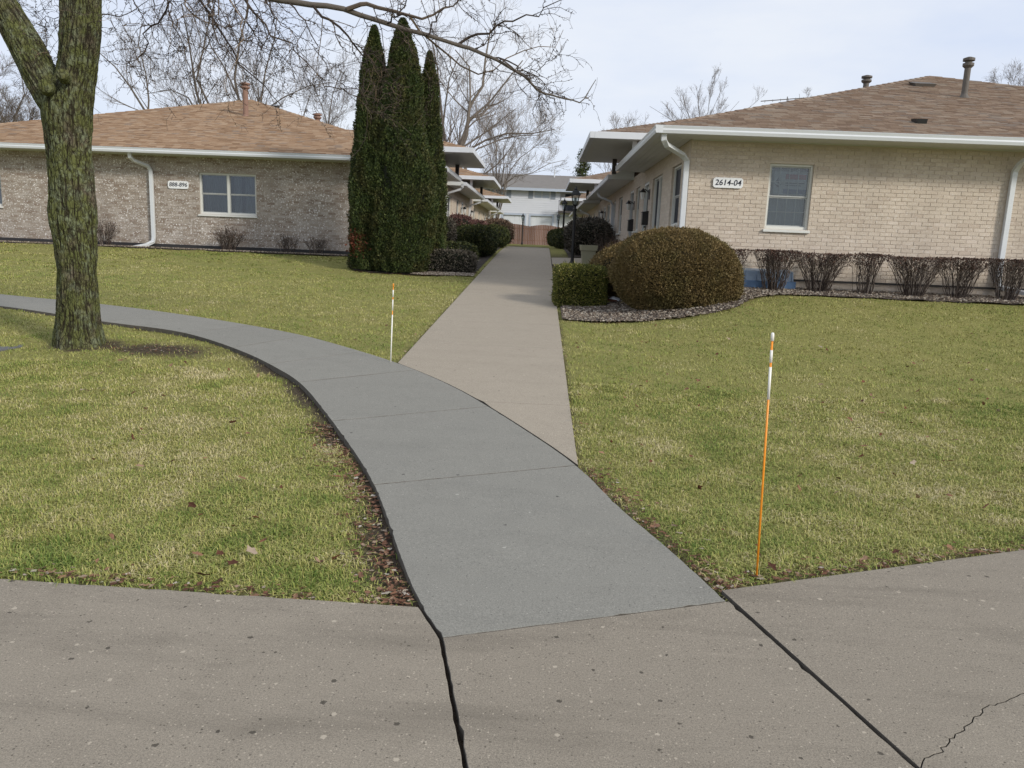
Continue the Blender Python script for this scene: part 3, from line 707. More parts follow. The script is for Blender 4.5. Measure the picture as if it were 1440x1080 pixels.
def leaf_mesh(seed):
    r = np.random.default_rng(seed); n = 9; a = np.linspace(0, 2 * np.pi, n, endpoint=False)
    rad = np.where(np.arange(n) % 2 == 0, 1, .62) * r.uniform(.8, 1.15, n)
    z = .35 * (np.abs(np.cos(a * r.uniform(.8, 1.2) + r.uniform(0, 3)))) * r.uniform(.5, 1.2)
    V = np.concatenate([[[0, 0, .0]], np.stack([np.cos(a) * rad * 1.2, np.sin(a) * rad * .8, z], 1)]) ; V[:, 2] += .06
    F = np.array([[0, 1 + i, 1 + (i + 1) % n] for i in range(n)])
    return V, F
LEAFV = [leaf_mesh(s) for s in range(6)]
def build_litter():
    """crumbled leaves gathered along the slab edges, too many to count"""
    pts = []
    def along(pl, n, spread, side):
        p = np.array(pl, float); L = np.r_[0, np.cumsum(np.linalg.norm(np.diff(p, axis=0), axis=1))]; t = RNG.uniform(0, L[-1], n); q = resample(pl, t)
        q2 = resample(pl, np.minimum(t + .02, L[-1])); d = unit(q2 - q + 1e-9); nn = np.stack([-d[:, 1], d[:, 0]], 1) * side
        pts.append(q + nn * (np.abs(RNG.normal(0, spread, n)) + .015)[:, None])
    along(IN_EDGE[:6], 800, .11, 1); along(OUT_EDGE[:4], 260, .10, -1); along([(-.5, 2.9), (-4, 3.0)], 330, .06, -1); along([(.9, 3.22), (2.57, 3.88), (4.5, 4.64)], 420, .07, 1)
    pts.append(np.array(TREE) + np.array([.8, -.1]) + RNG.normal(size=(260, 2)) * np.array([.5, .2]))
    pts.append(RNG.uniform([2.6, 13.55], [9, 14.0], (900, 2))); pts.append(RNG.uniform([.4, 11.5], [3.2, 12.2], (260, 2)))
    pts.append(RNG.uniform([-4.3, 17.75], [-2.2, 18.1], (160, 2))); pts.append(RNG.uniform([-2.7, 18.6], [-1.55, 19.4], (120, 2)))
    q = np.concatenate(pts); k = ~(in_poly(q[:, 0], q[:, 1], WALK) | in_poly(q[:, 0], q[:, 1], PAVE) | in_poly(q[:, 0], q[:, 1], PATH)); q = q[k]
    z = lawn_z(q[:, 0], q[:, 1]); parts = []
    for s in range(6):
        V, F = LEAFV[s]; qq = q[s::6]; zz = z[s::6]; m = len(qq); a = RNG.uniform(0, 6.28, m); c, s_ = np.cos(a)[:, None], np.sin(a)[:, None]
        S = RNG.uniform(.006, .020, (m, 1)) * np.maximum(1, qq[:, 1:2] / 9); B = np.stack([V[None, :, 0] * c - V[None, :, 1] * s_, V[None, :, 0] * s_ + V[None, :, 1] * c, V[None, :, 2] * np.ones((m, 1))], -1) * S[..., None]
        B = B + np.stack([qq[:, 0], qq[:, 1], zz + .012], 1)[:, None]
        parts.append((B.reshape(-1, 3), (F[None] + (np.arange(m) * len(V))[:, None, None]).reshape(-1, 3)))
    V, F = join(parts); mesh_np('leaf_litter', V, F, M['litter'], kind='stuff')
build_litter()
def build_leaves():
    meshes = []
    for s, (V, F) in enumerate(LEAFV):
        me = bpy.data.meshes.new('fallen_leaf'); me.from_pydata([tuple(v) for v in V], [], [tuple(map(int, f)) for f in F]); me.materials.append(M['leaf']); meshes.append(me)
    r = np.random.default_rng(31); n = 0
    while n < 200:
        y = math.exp(r.uniform(math.log(3.0), math.log(11))); x = r.uniform(-.62, .62) * y
        if excluded(np.array([x]), np.array([y]))[0]: continue
        if np.hypot(x - TREE[0], y - TREE[1]) < .6: continue
        o = bpy.data.objects.new('fallen_leaf', meshes[n % 6]); link(o)
        o.location = (x, y, float(lawn_z(np.array([x]), np.array([y]))[0]) + r.uniform(.03, .05)); s = r.uniform(.013, .029); o.scale = (s, s, s)
        o.rotation_euler = (r.normal() * .4, r.normal() * .4, r.uniform(0, 6.28))
        tag(o, 'curled dry leaf lying on the mown winter lawn', 'leaf', 'fallen leaves scattered over the lawn'); n += 1
build_leaves()
# ------------------------------------------------------------------ sighting helper: a real point on the line of sight at depth Y
def at(px, py, Y):
    d = ROT @ np.array([(px - 720) / FPX, (py - 540) / FPX, 1.0]); return np.array([0, 0, EYE]) + d * (Y / d[1])

def pane_glass():
    mt = bpy.data.materials.new('window_pane'); mt.use_nodes = True; nt = mt.node_tree; nt.nodes.clear()
    o = node(nt, "ShaderNodeOutputMaterial"); mx = node(nt, "ShaderNodeMixShader"); t = node(nt, "ShaderNodeBsdfTransparent"); g = node(nt, "ShaderNodeBsdfGlossy")
    t.inputs[0].default_value = (.72, .77, .78, 1); g.inputs['Roughness'].default_value = .03
    lw = node(nt, "ShaderNodeFresnel", IOR=1.6); nt.links.new(mathn(nt, 'MULTIPLY', lw.outputs[0], 1.6), mx.inputs[0])
    nt.links.new(t.outputs[0], mx.inputs[1]); nt.links.new(g.outputs[0], mx.inputs[2]); nt.links.new(mx.outputs[0], o.inputs[0]); return mt
M['pane'] = pane_glass()
M['sheer'] = mat_plain('sheer_curtain', (.44, .47, .49), .9, .1, 3)
M['notice'] = mat_plain('notice_card', (.55, .56, .58), .7, .05, 5)
M['noticered'] = mat_plain('notice_red', (.45, .12, .13), .7, .05, 5)
M['noticeblue'] = mat_plain('notice_blue', (.10, .16, .30), .7, .05, 5)
M['noticegrey'] = mat_plain('notice_grey', (.12, .13, .15), .7, .05, 5)
M['sash'] = mat_plain('sash_grey', (.42, .43, .42), .5, .08, 9)
M['signwhite'] = mat_plain('sign_enamel', (.80, .81, .82), .4, .04, 9)
M['signink'] = mat_plain('sign_ink', (.012, .016, .03), .5, .05, 9)
M['doorwhite'] = mat_plain('storm_door_white', (.60, .61, .60), .45, .06, 5)
M['doorblue'] = mat_plain('door_navy', (.035, .045, .075), .5, .1, 5)

MX = {'front': lambda o: Matrix.Translation(o),
      'west': lambda o: Matrix.Translation(o) @ Matrix(((0, 1, 0, 0), (-1, 0, 0, 0), (0, 0, 1, 0), (0, 0, 0, 1))),   # wall looking to -X
      'east': lambda o: Matrix.Translation(o) @ Matrix(((0, -1, 0, 0), (1, 0, 0, 0), (0, 0, 1, 0), (0, 0, 0, 1)))}   # wall looking to +X

def pierced(name, mtx, u0, u1, z0, z1, holes, mat, parent, th=.22):
    """a wall slab (local x along, y inwards) with openings"""
    us = sorted({u0, u1} | {h[0] for h in holes} | {h[1] for h in holes}); zs = sorted({z0, z1} | {h[2] for h in holes} | {h[3] for h in holes})
    idx = {}; V = []; F = []
    def vid(u, y, z):
        k = (round(u, 4), y, round(z, 4))
        if k not in idx: idx[k] = len(V); V.append((u, y, z))
        return idx[k]
    solid = lambda i, j: 0 <= i < len(us) - 1 and 0 <= j < len(zs) - 1 and not any(h[0] - 1e-5 <= us[i] and us[i + 1] <= h[1] + 1e-5 and h[2] - 1e-5 <= zs[j] and zs[j + 1] <= h[3] + 1e-5 for h in holes)
    for i in range(len(us) - 1):
        for j in range(len(zs) - 1):
            if not solid(i, j): continue
            a, b, c, d = us[i], us[i + 1], zs[j], zs[j + 1]
            F.append((vid(a, 0, c), vid(b, 0, c), vid(b, 0, d), vid(a, 0, d))); F.append((vid(b, th, c), vid(a, th, c), vid(a, th, d), vid(b, th, d)))
            if not solid(i - 1, j): F.append((vid(a, th, c), vid(a, 0, c), vid(a, 0, d), vid(a, th, d)))
            if not solid(i + 1, j): F.append((vid(b, 0, c), vid(b, th, c), vid(b, th, d), vid(b, 0, d)))
            if not solid(i, j - 1): F.append((vid(a, th, c), vid(b, th, c), vid(b, 0, c), vid(a, 0, c)))
            if not solid(i, j + 1): F.append((vid(a, 0, d), vid(b, 0, d), vid(b, th, d), vid(a, th, d)))
    mb = MB(); mb.add(V, F); return mb.build(name, mat, parent, mtx=mtx)

def bricks(parent, yw, x0, x1, z0, z1, holes, mat, n_single=300, seed=3, proud=.008):
    """running bond on a wall that faces the lawn; the nearest bricks are objects, the rest one part"""
    r = np.random.default_rng(seed); H, L, J = .0587, .192, .009; rows = []; c = 0; z = z0
    while z + H <= z1 + 1e-6:
        x = x0 - (L + J) / 2 * (c % 2)
        while x < x1:
            a, b = max(x, x0), min(x + L, x1)
            segs = [(a, b)]
            for h in holes:
                if z + H > h[2] + .005 and z < h[3] - .005:
                    segs = [t for s in segs for t in ((s[0], min(s[1], h[0])), (max(s[0], h[1]), s[1])) if t[1] - t[0] > .02]
            rows += [(s[0], s[1], z) for s in segs if s[1] - s[0] > .02]; x += L + J
        z += H + J; c += 1
    rows = np.array(rows); full = (rows[:, 1] - rows[:, 0]) > L - 1e-4
    d = np.hypot(rows[:, 0] + .1, yw) + 10 * (~full); order = np.argsort(d); single = set(order[:n_single].tolist())
    me = None
    V8 = np.array([(0, 0, 0), (1, 0, 0), (1, 1, 0), (0, 1, 0), (0, 0, 1), (1, 0, 1), (1, 1, 1), (0, 1, 1)], float)
    BF = np.array([(0, 3, 2, 1), (4, 5, 6, 7), (0, 1, 5, 4), (1, 2, 6, 5), (3, 0, 4, 7)])
    Vs = []; k = 0
    out = r.normal(0, .0016, len(rows)); 
    for i, (a, b, zz) in enumerate(rows):
        if i in single:
            if me is None:
                me = bpy.data.meshes.new('brick'); me.from_pydata([tuple(v) for v in V8 * np.array([L, proud + .004, H])], [], [tuple(map(int, f)) for f in BF]); me.materials.append(mat)
            o = bpy.data.objects.new('brick', me); COL.objects.link(o); o.parent = parent; o.location = (a, yw - proud + out[i], zz)
        else: Vs.append(V8 * np.array([b - a, proud + .004, H]) + np.array([a, yw - proud + out[i], zz]))
    Vs = np.array(Vs); F = (BF[None] + (np.arange(len(Vs)) * 8)[:, None, None]).reshape(-1, 4)
    mesh_np('brick_courses', Vs.reshape(-1, 3), F, mat, parent, kind='stuff')

def shingles(roof, org, ea, eu, nn, bounds, bmax, mat, n_single=300, seed=5, W=.22, E=.115, stuffname='shingle_courses'):
    """tabs laid in courses on one roof plane: a along the eave, b up the slope"""
    r = np.random.default_rng(seed); org, ea, eu, nn = (np.array(v, float) for v in (org, ea, eu, nn)); T = []; b = 0; c = 0
    while b + E < bmax:
        a0, a1 = bounds(b + E * .5); a = a0 - W * r.random()
        while a < a1:
            p, q = max(a, a0), min(a + W - .006, a1)
            if q - p > .03: T.append((p, q, b, r.uniform(.004, .013)))
            a += W
        b += E
    T = np.array(T)
    C = org + ea * ((T[:, 0] + T[:, 1]) / 2)[:, None] + eu * T[:, 2:3]; d = np.linalg.norm(C - np.array([0, 0, EYE]), axis=1) + 50 * ((T[:, 1] - T[:, 0]) < W - .01)
    single = set(np.argsort(d)[:n_single].tolist()); me = None; Vs = []
    S = np.array([(0, 0, 0), (1, 0, 0), (1, 1, 0), (0, 1, 0), (0, 0, 1), (1, 0, 1), (1, 1, .15), (0, 1, .15)], float); F0 = np.array([(0, 1, 5, 4), (1, 2, 6, 5), (4, 5, 6, 7), (3, 0, 4, 7)])
    B = np.stack([ea, eu, nn], 1)
    for i, (p, q, b, h) in enumerate(T):
        L = S * np.array([q - p, E + .01, h])
        if i in single:
            if me is None: me = bpy.data.meshes.new('shingle'); me.from_pydata([tuple(v) for v in S * np.array([W - .006, E + .01, .01])], [], [tuple(map(int, f)) for f in F0]); me.materials.append(mat)
            o = bpy.data.objects.new('shingle', me); COL.objects.link(o); o.parent = roof
            mt = Matrix([[*B[j], 0] for j in range(3)] + [[0, 0, 0, 1]]); mt.translation = Vector(org + ea * p + eu * b + nn * .001 * (h * 100)); o.matrix_local = mt
        else: Vs.append(L @ B.T + org + ea * p + eu * b)
    if Vs:
        Vs = np.array(Vs); mesh_np(stuffname, Vs.reshape(-1, 3), (F0[None] + (np.arange(len(Vs)) * 8)[:, None, None]).reshape(-1, 4), mat, roof, kind='stuff')

GUT = [(0, 0), (.11, 0), (.125, .05), (.115, .075), (.13, .12), (.12, .125), (0, .125)]      # gutter profile, outwards and up
def gutter(parent, a, b, flip=False):
    mb = MB(); mb.extrude([(-p[0] if flip else p[0], p[1]) for p in GUT][::(1 if flip else 1)], a, b); return mb.build('gutter', M['white'], parent)

def window(parent, wall, o, w, h, units=1, muntin=None, double=True, curtain=None, sill=True, recess=.075, glass='pane', name='window', trim='trim', inner='dark_in', sash='sash'):
    """o: lower left corner of the opening on the wall face"""
    X = MX[wall](o); f = .038; mb = MB(); y0, y1 = recess - .03, recess + .05
    mb.box(0, f, y0, y1, 0, h); mb.box(w - f, w, y0, y1, 0, h); mb.box(f, w - f, y0, y1, h - f, h); mb.box(f, w - f, y0, y1, 0, f * 1.3)
    uw = (w - 2 * f - (units - 1) * .06) / units
    for k in range(1, units):
        u = f + k * uw + (k - 1) * .06; mb.box(u, u + .06, y0 + .004, y1 - .002, f * 1.3, h - f)
    fr = mb.build(name, M[trim], parent, mtx=X, bevel=.004)
    if sill:
        s = MB(); s.hexa([(-.03, -.055, -.055), (w + .03, -.055, -.055), (w + .03, recess - .032, -.055), (-.03, recess - .032, -.055), (-.03, -.055, -.014), (w + .03, -.055, -.014), (w + .03, recess - .032, 0), (-.03, recess - .032, 0)])
        s.build('sill', M['trim'], fr, mtx=X, bevel=.004)
    for k in range(units):
        u0 = f + k * (uw + .06); u1 = u0 + uw; zm = h * .5
        parts = [(f * 1.3, zm, .0), (zm, h - f, -.018)] if double else [(f * 1.3, h - f, 0)]
        for (za, zb, dy) in parts:
            s = MB(); t = .022; yy = recess + .016 + dy
            s.box(u0, u0 + t, yy, yy + .03, za, zb); s.box(u1 - t, u1, yy, yy + .03, za, zb); s.box(u0 + t, u1 - t, yy, yy + .03, zb - t, zb); s.box(u0 + t, u1 - t, yy, yy + .03, za, za + t)
            s.build('sash', M[sash], fr, mtx=X)
            g = MB(); g.box(u0 + t, u1 - t, yy + .012, yy + .018, za + t, zb - t); g.build('pane', M[glass], fr, mtx=X)
            if muntin:
                nx, nz = muntin; g = MB(); yb = yy + .0215
                for i in range(1, nx): uu = u0 + t + (u1 - u0 - 2 * t) * i / nx; g.box(uu - .007, uu + .007, yb, yb + .008, za + t, zb - t)
                for i in range(1, nz): zz = za + t + (zb - za - 2 * t) * i / nz; g.box(u0 + t, u1 - t, yb + .009, yb + .016, zz - .007, zz + .007)
                g.build('muntin', M['trim'], fr, mtx=X)
    if glass == 'pane':
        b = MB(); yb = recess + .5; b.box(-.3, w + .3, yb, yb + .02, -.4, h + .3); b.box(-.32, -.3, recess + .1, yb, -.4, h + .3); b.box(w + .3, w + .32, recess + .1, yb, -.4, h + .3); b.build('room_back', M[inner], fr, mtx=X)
    if curtain:
        for (ua, ub, za, zb, mt, amp) in curtain:
            n = max(8, int((ub - ua) / .02)); V = []; F = []
            for i in range(n + 1):
                t = i / n; u = ua + (ub - ua) * t; y = recess + .14 + amp * (math.sin(t * (ub - ua) * 55) + .5 * math.sin(t * (ub - ua) * 23 + 1)); V += [(u, y, za), (u, y, zb)]
            F = [(2 * i, 2 * i + 2, 2 * i + 3, 2 * i + 1) for i in range(n)]; k = len(V); V += [(v[0], v[1] + .004, v[2]) for v in V]; F += [tuple(k + j for j in f_[::-1]) for f_ in F]
            c = MB(); c.add(V, F); c.build('curtain', M[mt], fr, mtx=X)
    return fr

def door(parent, wall, o, w=.92, h=2.05, storm=True):
    X = MX[wall](o); mb = MB(); mb.box(0, .06, .01, .11, 0, h); mb.box(w - .06, w, .01, .11, 0, h); mb.box(.06, w - .06, .01, .11, h - .06, h)
    fr = mb.build('door', M['doorwhite'], parent, mtx=X)
    b = MB(); b.box(.06, w - .06, .085, .12, .0, h - .06); b.build('door_leaf', M['doorblue' if not storm else 'doorwhite'], fr, mtx=X)
    g = MB(); g.box(.15, w - .15, .072, .083, .62, h - .16); g.build('pane', M['glass'], fr, mtx=X)
    b = MB(); b.box(.17, w - .17, .074, .084, .14, .5); b.build('kick_panel', M['doorwhite' if storm else 'doorblue'], fr, mtx=X)
    k = MB(); k.tube([(.13, .085, .98), (.13, .03, .98)], .022, 8); k.build('handle', M['black'], fr, mtx=X)
    return fr
def lantern(parent, wall, o):
    X = MX[wall](o); b = MB(); b.box(-.06, .06, -.02, .0, -.12, .12); b.tube([(0, -.02, .05), (0, -.12, .12), (0, -.16, .08)], .012, 6); l = b.build('wall_lantern', M['black'], parent, mtx=X)
    g = MB(); g.lathe([(.035, -.12), (.065, .04)], (0, -.16, 0), 6); g.build('lantern_glass', M['dirtywhite'], l, mtx=X)
    c = MB(); c.lathe([(.085, .042), (.05, .09), (.012, .14)], (0, -.16, 0), 6); c.build('lantern_cap', M['black'], l, mtx=X)
def mailbox(parent, wall, o):
    X = MX[wall](o); b = MB(); b.box(-.1, .1, -.14, -.003, -.15, .14); m_ = b.build('mailbox', M['black'], parent, mtx=X, bevel=.01)
    c = MB(); c.hexa([(-.11, -.16, .142), (.11, -.16, .142), (.11, .0, .142), (-.11, .0, .142), (-.11, -.16, .155), (.11, -.16, .155), (.11, .0, .185), (-.11, .0, .185)]); c.build('mailbox_lid', M['black'], m_, mtx=X)
    return m_
def pipe(mb, pts, w=.052):
    """square section downpipe"""
    pts = [Vector(p) for p in pts]; K = len(pts); base = len(mb.v)
    for i, p in enumerate(pts):
        t = (pts[min(i + 1, K - 1)] - pts[max(i - 1, 0)]).normalized(); ref = Vector((1, 0, 0)) if abs(t.x) < .75 else Vector((0, 1, 0))
        v = t.cross(ref).normalized(); u = v.cross(t)
        for a, b in ((-1, -1), (1, -1), (1, 1), (-1, 1)): mb.v.append(tuple(p + u * a * w * .9 + v * b * w * .7))
    for i in range(K - 1):
        for j in range(4): mb.f.append((base + i * 4 + j, base + i * 4 + (j + 1) % 4, base + (i + 1) * 4 + (j + 1) % 4, base + (i + 1) * 4 + j))
    mb.f.append((base + 3, base + 2, base + 1, base)); e = base + (K - 1) * 4; mb.f.append((e, e + 1, e + 2, e + 3))

def house(label, s, xw, yw, x_far, y_far, zb, zs, over, mats, front_holes, side_holes, gaps, canopies, can_z, xe_can, brick_x, n_single=300):
    """s=-1: its long side looks to -X, s=+1: to +X.  xw corridor wall, yw front wall, zs soffit height"""
    H = empty('brick_house', (xw, yw, zb)); tag(H, label, 'house')
    inv = Matrix.Translation((-xw, -yw, -zb))
    P = H
    class _P:  # children keep world coordinates through the parent inverse
        pass
    brick, mortar, side, shing = mats
    x0, x1 = (xw, x_far) if s < 0 else (x_far, xw)
    fw = pierced('front_wall', MX['front']((0, yw, 0)), x0, x1, zb - .6, zs + .05, front_holes, mortar, H)
    bricks(fw, yw, max(x0, brick_x[0]), min(x1, brick_x[1]), zb, zs, front_holes, brick, n_single)
    wall = 'west' if s < 0 else 'east'
    X = MX[wall]((xw, 0, 0)); hl = [((-h[1], -h[0]) if s < 0 else (h[0], h[1])) + (h[2], h[3]) for h in side_holes]
    ua, ub = (-y_far, -yw - .22) if s < 0 else (yw + .22, y_far)
    sw = pierced('side_wall', X, ua, ub, zb - .6, zs + .05, hl, side, H)
    b = MB(); b.box(x0 + .23, x1 - .23, y_far - .22, y_far, zb - .6, zs + .05)
    xo = x_far; b.box(min(xo, xo + s * .22), max(xo, xo + s * .22), yw + .22, y_far, zb - .6, zs + .05); b.build('back_wall', side, H)
    # roof: hip with eave line, notched over the entrances
    ex0, ex1, ey0, ey1 = x0 - over, x1 + over, yw - over, y_far + over; ze = zs + .125; half = (ex1 - ex0) / 2; rise = .33; xc = (ex0 + ex1) / 2; za = ze + half * rise
    A1, A2 = (xc, ey0 + half, za), (xc, ey1 - half, za)
    r = MB()
    def slope(P4): r.add(P4, [tuple(range(len(P4)))])
    slope([(ex0, ey0, ze), (ex1, ey0, ze), A1]); slope([(ex1, ey1, ze), (ex0, ey1, ze), A2])
    xi = ex1 if s < 0 else ex0                       # eave away from the corridor
    q = [(xi, ey0, ze), (xi, ey1, ze), A2, A1]; slope(q if s < 0 else q[::-1])
    xe = ex0 if s < 0 else ex1; edge = [(xe, ey0, ze)]
    for g0, g1 in gaps: edge += [(xe, g0, ze), (xw - s * .02, g0, ze + (over - .02) * rise * 1.0), (xw - s * .02, g1, ze + (over - .02) * rise), (xe, g1, ze)]
    edge += [(xe, ey1, ze)]
    # corridor slope split in strips between the ridge ends
    pl = [(xe, ey0, ze)] ; q = edge[::-1] + [A1, A2] if s < 0 else edge + [A2, A1]
    slope(q)
    zc = ze - .01; r.add([(x0, yw, zc), (x1, yw, zc), (x1, y_far, zc), (x0, y_far, zc)], [(0, 3, 2, 1)])
    roof = r.build('roof', M['roofbase'], H)
    L = math.hypot(half, half * rise); eu = np.array([0, half, half * rise]) / L; nn = np.array([0, -rise, 1]) / math.hypot(1, rise)
    shingles(roof, (ex0, ey0 - .02, ze - .004), (1, 0, 0), eu, nn, lambda b: (b / L * half, 2 * half - b / L * half), L - .02, shing)
    # hip caps
    c = MB()
    for e0 in ((ex0, ey0, ze), (ex1, ey0, ze)):
        n_ = 36
        for i in range(n_):
            a = np.array(e0) + (np.array(A1) - np.array(e0)) * (i / n_); b_ = np.array(e0) + (np.array(A1) - np.array(e0)) * ((i + 1.05) / n_); d = unit((b_ - a)[None])[0]; w = unit(np.cross(d, [0, 0, 1])[None])[0] * .12
            c.add([a - w + [0, 0, -.022], a + [0, 0, .028], a + w + [0, 0, -.022], b_ - w + [0, 0, -.03], b_ + [0, 0, .016], b_ + w + [0, 0, -.03]], [(0, 1, 4, 3), (1, 2, 5, 4), (0, 2, 1)])
    hc = c.build('hip_cap', shing, roof, kind='stuff')
    # soffits
    zz0, zz1 = zs - .012, zs + .008; nb = 5
    sf = MB(); sf.box(x0 + .02, x1 - .02, yw - .05, yw - .012, zz0 - .012, zz0 - .001); sfo = sf.build('soffit', M['soffit'], H)
    def board(xa, xb, ya, yb): q = MB(); q.box(xa, xb, ya, yb, zz0, zz1); q.build('soffit_board', M['soffit'], sfo)
    for k in range(nb):
        d = (over - .012) / nb; board(ex0, ex1, ey0 + d * k, ey0 + d * (k + 1) - .006)
    ys = [yw - .012] + [v for g in gaps for v in g] + [y_far + over]
    for a, b_ in zip(ys[::2], ys[1::2]):
        xa, xb = (xe, xw - .012) if s < 0 else (xw + .012, xe); d = (xb - xa) / nb
        for k in range(nb): board(xa + d * k, xa + d * (k + 1) - .006, a, b_)
    # soffit grooves on the corridor side are boards
    gutter(H, (ex0 - (.0), ey0, zs - .02), (ex1, ey0, zs - .02)); 
    ys = [ey0] + [v for g in gaps for v in g] + [ey1]
    for k_, (a, b_) in enumerate(zip(ys[::2], ys[1::2])):
        aa = a - .128 if k_ == 0 else a
        gutter(H, (xe, b_, zs - .02), (xe, aa, zs - .02)) if s < 0 else gutter(H, (xe, aa, zs - .02), (xe, b_, zs - .02))
    for g in gaps:
        for yy, sg in ((g[0], 1), (g[1], -1)):
            fa = MB(); fa.add([(xe, yy + sg * .004, zs - .02), (xw, yy + sg * .004, zs - .02), (xw, yy + sg * .004, ze + over * rise - .01), (xe, yy + sg * .004, ze - .004), (xe, yy, zs - .02), (xw, yy, zs - .02), (xw, yy, ze + over * rise - .01), (xe, yy, ze - .004)],
                   [(0, 1, 2, 3), (4, 7, 6, 5), (0, 4, 5, 1), (2, 6, 7, 3)])
            fa.build('eave_end', M['soffit'], H)
    # entrance canopies standing over the eave
    for (y0, y1) in canopies:
        zc0, zc1 = can_z, can_z + .14; xo_, xin = xe_can, xe_can - s * 4.6; hy = (y1 - y0) / 2; ym = (y0 + y1) / 2
        f = MB(); lo, hi = min(xo_, xin), max(xo_, xin); f.box(lo, hi, y0, y1, zc0, zc0 + .012); cs = f.build('canopy', M['soffit'], H)
        gb = MB(); t = .03
        gb.box(lo, hi, y0 - .11, y0, zc0 - .01, zc1); gb.box(lo, hi, y1, y1 + .11, zc0 - .01, zc1)
        xa, xb = sorted((xo_, xo_ + s * .11)); gb.box(xa, xb, y0 - .11, y1 + .11, zc0 - .008, zc1 - .002)
        gb.build('canopy_fascia', M['white'], cs, bevel=.008)
        rr = MB(); rs = .30; A = (xo_, y0, zc1); B = (xo_, y1, zc1); C_ = (xin, y1, zc1); D = (xin, y0, zc1); Rs = (xo_ - s * hy, ym, zc1 + hy * rs); Re = (xin, ym, zc1 + hy * rs)
        for f4 in ((A, D, Re, Rs), (B, Rs, Re, C_), (A, Rs, B)):
            n_ = np.cross(np.array(f4[1]) - np.array(f4[0]), np.array(f4[2]) - np.array(f4[0])); rr.add(f4 if n_[2] > 0 else f4[::-1], [tuple(range(len(f4)))])
        cr = rr.build('canopy_roof', M['roofbase'], cs)
        Ls = math.hypot(hy, hy * rs); eu2 = np.array([0, hy, hy * rs]) / Ls; nn2 = np.array([0, -rs, 1]) / math.hypot(1, rs)
        if s < 0: shingles(cs, (xo_, y0 - .02, zc1 - .002), (1, 0, 0), eu2, nn2, lambda b: (b / Ls * hy, 4.6), Ls - .02, shing, 0, 9, stuffname='canopy_shingles')
        else: shingles(cs, (xin, y0 - .02, zc1 - .002), (1, 0, 0), eu2, nn2, lambda b: (0, 4.6 - b / Ls * hy), Ls - .02, shing, 0, 9, stuffname='canopy_shingles')
        ps = MB(); px_ = xe - s * .12
        ps.box(px_ - .05, px_ + .05, y0 + .25, y0 + .35, zs + .1, zc0 - .002); ps.build('canopy_post', M['white'], cs)
        ps = MB(); px_ = xe - s * .02; ps.box(px_ - .06, px_ + .06, y1 - .9, y1 - .78, zs + .1, zc0 - .002); ps.build('canopy_post', M['darktrim'], cs)
    return H, fw, sw, roof

# ------------------------------------------------------------------ right-hand house
RW = (3.92, 4.68, 1.88, 3.0)
per = 13.0; side_R = []; elems_R = []
for k in range(3):
    o = per * k
    for (a, b, z0, z1, kind) in ((14.95, 16.0, 1.9, 3.05, 'win'), (17.25, 18.75, 1.02, 3.05, 'tall'), (19.35, 20.25, 1.0, 3.05, 'door'), (21.1, 21.95, 1.9, 3.05, 'win'), (22.5, 23.4, 1.0, 3.05, 'door'), (25.6, 26.8, 1.9, 3.05, 'win')):
        if k and kind == 'tall': z0 = 1.9
        side_R.append((a + o, b + o, z0, z1)); elems_R.append((a + o, b + o, z0, z1, kind))
HR, fwR, swR, roofR = house('pale buff brick bungalow with brown shingle roof and a notice in its single front window', -1, 2.53, 14.1, 17.0, 54.5, .88, 3.36, .62,
    (M['brickR'], M['mortarR'], M['sideR'], M['shR']), [RW], side_R, [(20.4, 22.7), (33.4, 35.7), (46.4, 48.7)], [(18.3, 23.3), (31.3, 36.2), (44.2, 49.0)], 3.86, 1.08, (2.53, 17.0))
w = window(HR, 'front', (RW[0], 14.1, RW[2]), RW[1] - RW[0], RW[3] - RW[2], 1, (4, 2), True, [(.05, .71, .05, 1.05, 'sheer', .008)])
X = MX['front']((RW[0], 14.1, RW[2]))
def card(nm, u0, u1, z0, z1, mt, dy=0):
    b = MB(); b.box(u0, u1, .118 - dy, .121 - dy, z0, z1); b.build(nm, M[mt], w, mtx=X)
card('notice_card', .12, .70, .60, 1.00, 'notice'); card('notice_strip', .32, .68, .87, .955, 'noticered', .004); card('notice_strip', .30, .70, .62, .70, 'noticeblue', .004)
b = MB(); b.add([(.13, .113, .79), (.20, .113, .72), (.27, .113, .79), (.20, .113, .76)], [(0, 1, 2, 3)]); b.add([(.15, .113, .82), (.20, .113, .79), (.25, .113, .82), (.20, .113, .90)], [(0, 1, 2, 3)]); b.build('notice_emblem', M['noticegrey'], w, mtx=X)
card('notice_line', .33, .66, .795, .815, 'noticegrey', .004); card('notice_line', .33, .60, .755, .77, 'noticegrey', .004)
for (a, b_, z0, z1, kind) in elems_R:
    o = (2.53, b_, z0)
    if kind == 'door':
        door(HR, 'west', o, b_ - a, z1 - z0, storm=int(a) % 13 < 8)
    else: window(HR, 'west', o, b_ - a, z1 - z0, 2 if kind == 'tall' else 1, None, kind != 'tall', None, kind == 'win', glass='glass')
for k in range(3):
    lantern(HR, 'west', (2.53, 19.15 + per * k, 2.72)); lantern(HR, 'west', (2.53, 22.2 + per * k, 2.6)); mailbox(HR, 'west', (2.53, 19.2 + per * k, 2.15)); mailbox(HR, 'west', (2.53, 22.25 + per * k, 2.05))
fnd = MB(); fnd.box(2.52, 17, 14.075, 14.098, .3, .872); fnd.build('foundation', M['found'], HR)
fnd = MB(); fnd.box(2.5, 17, 14.066, 14.09, .985, 1.012); fnd.build('ledge_strip', M['edging'], HR)
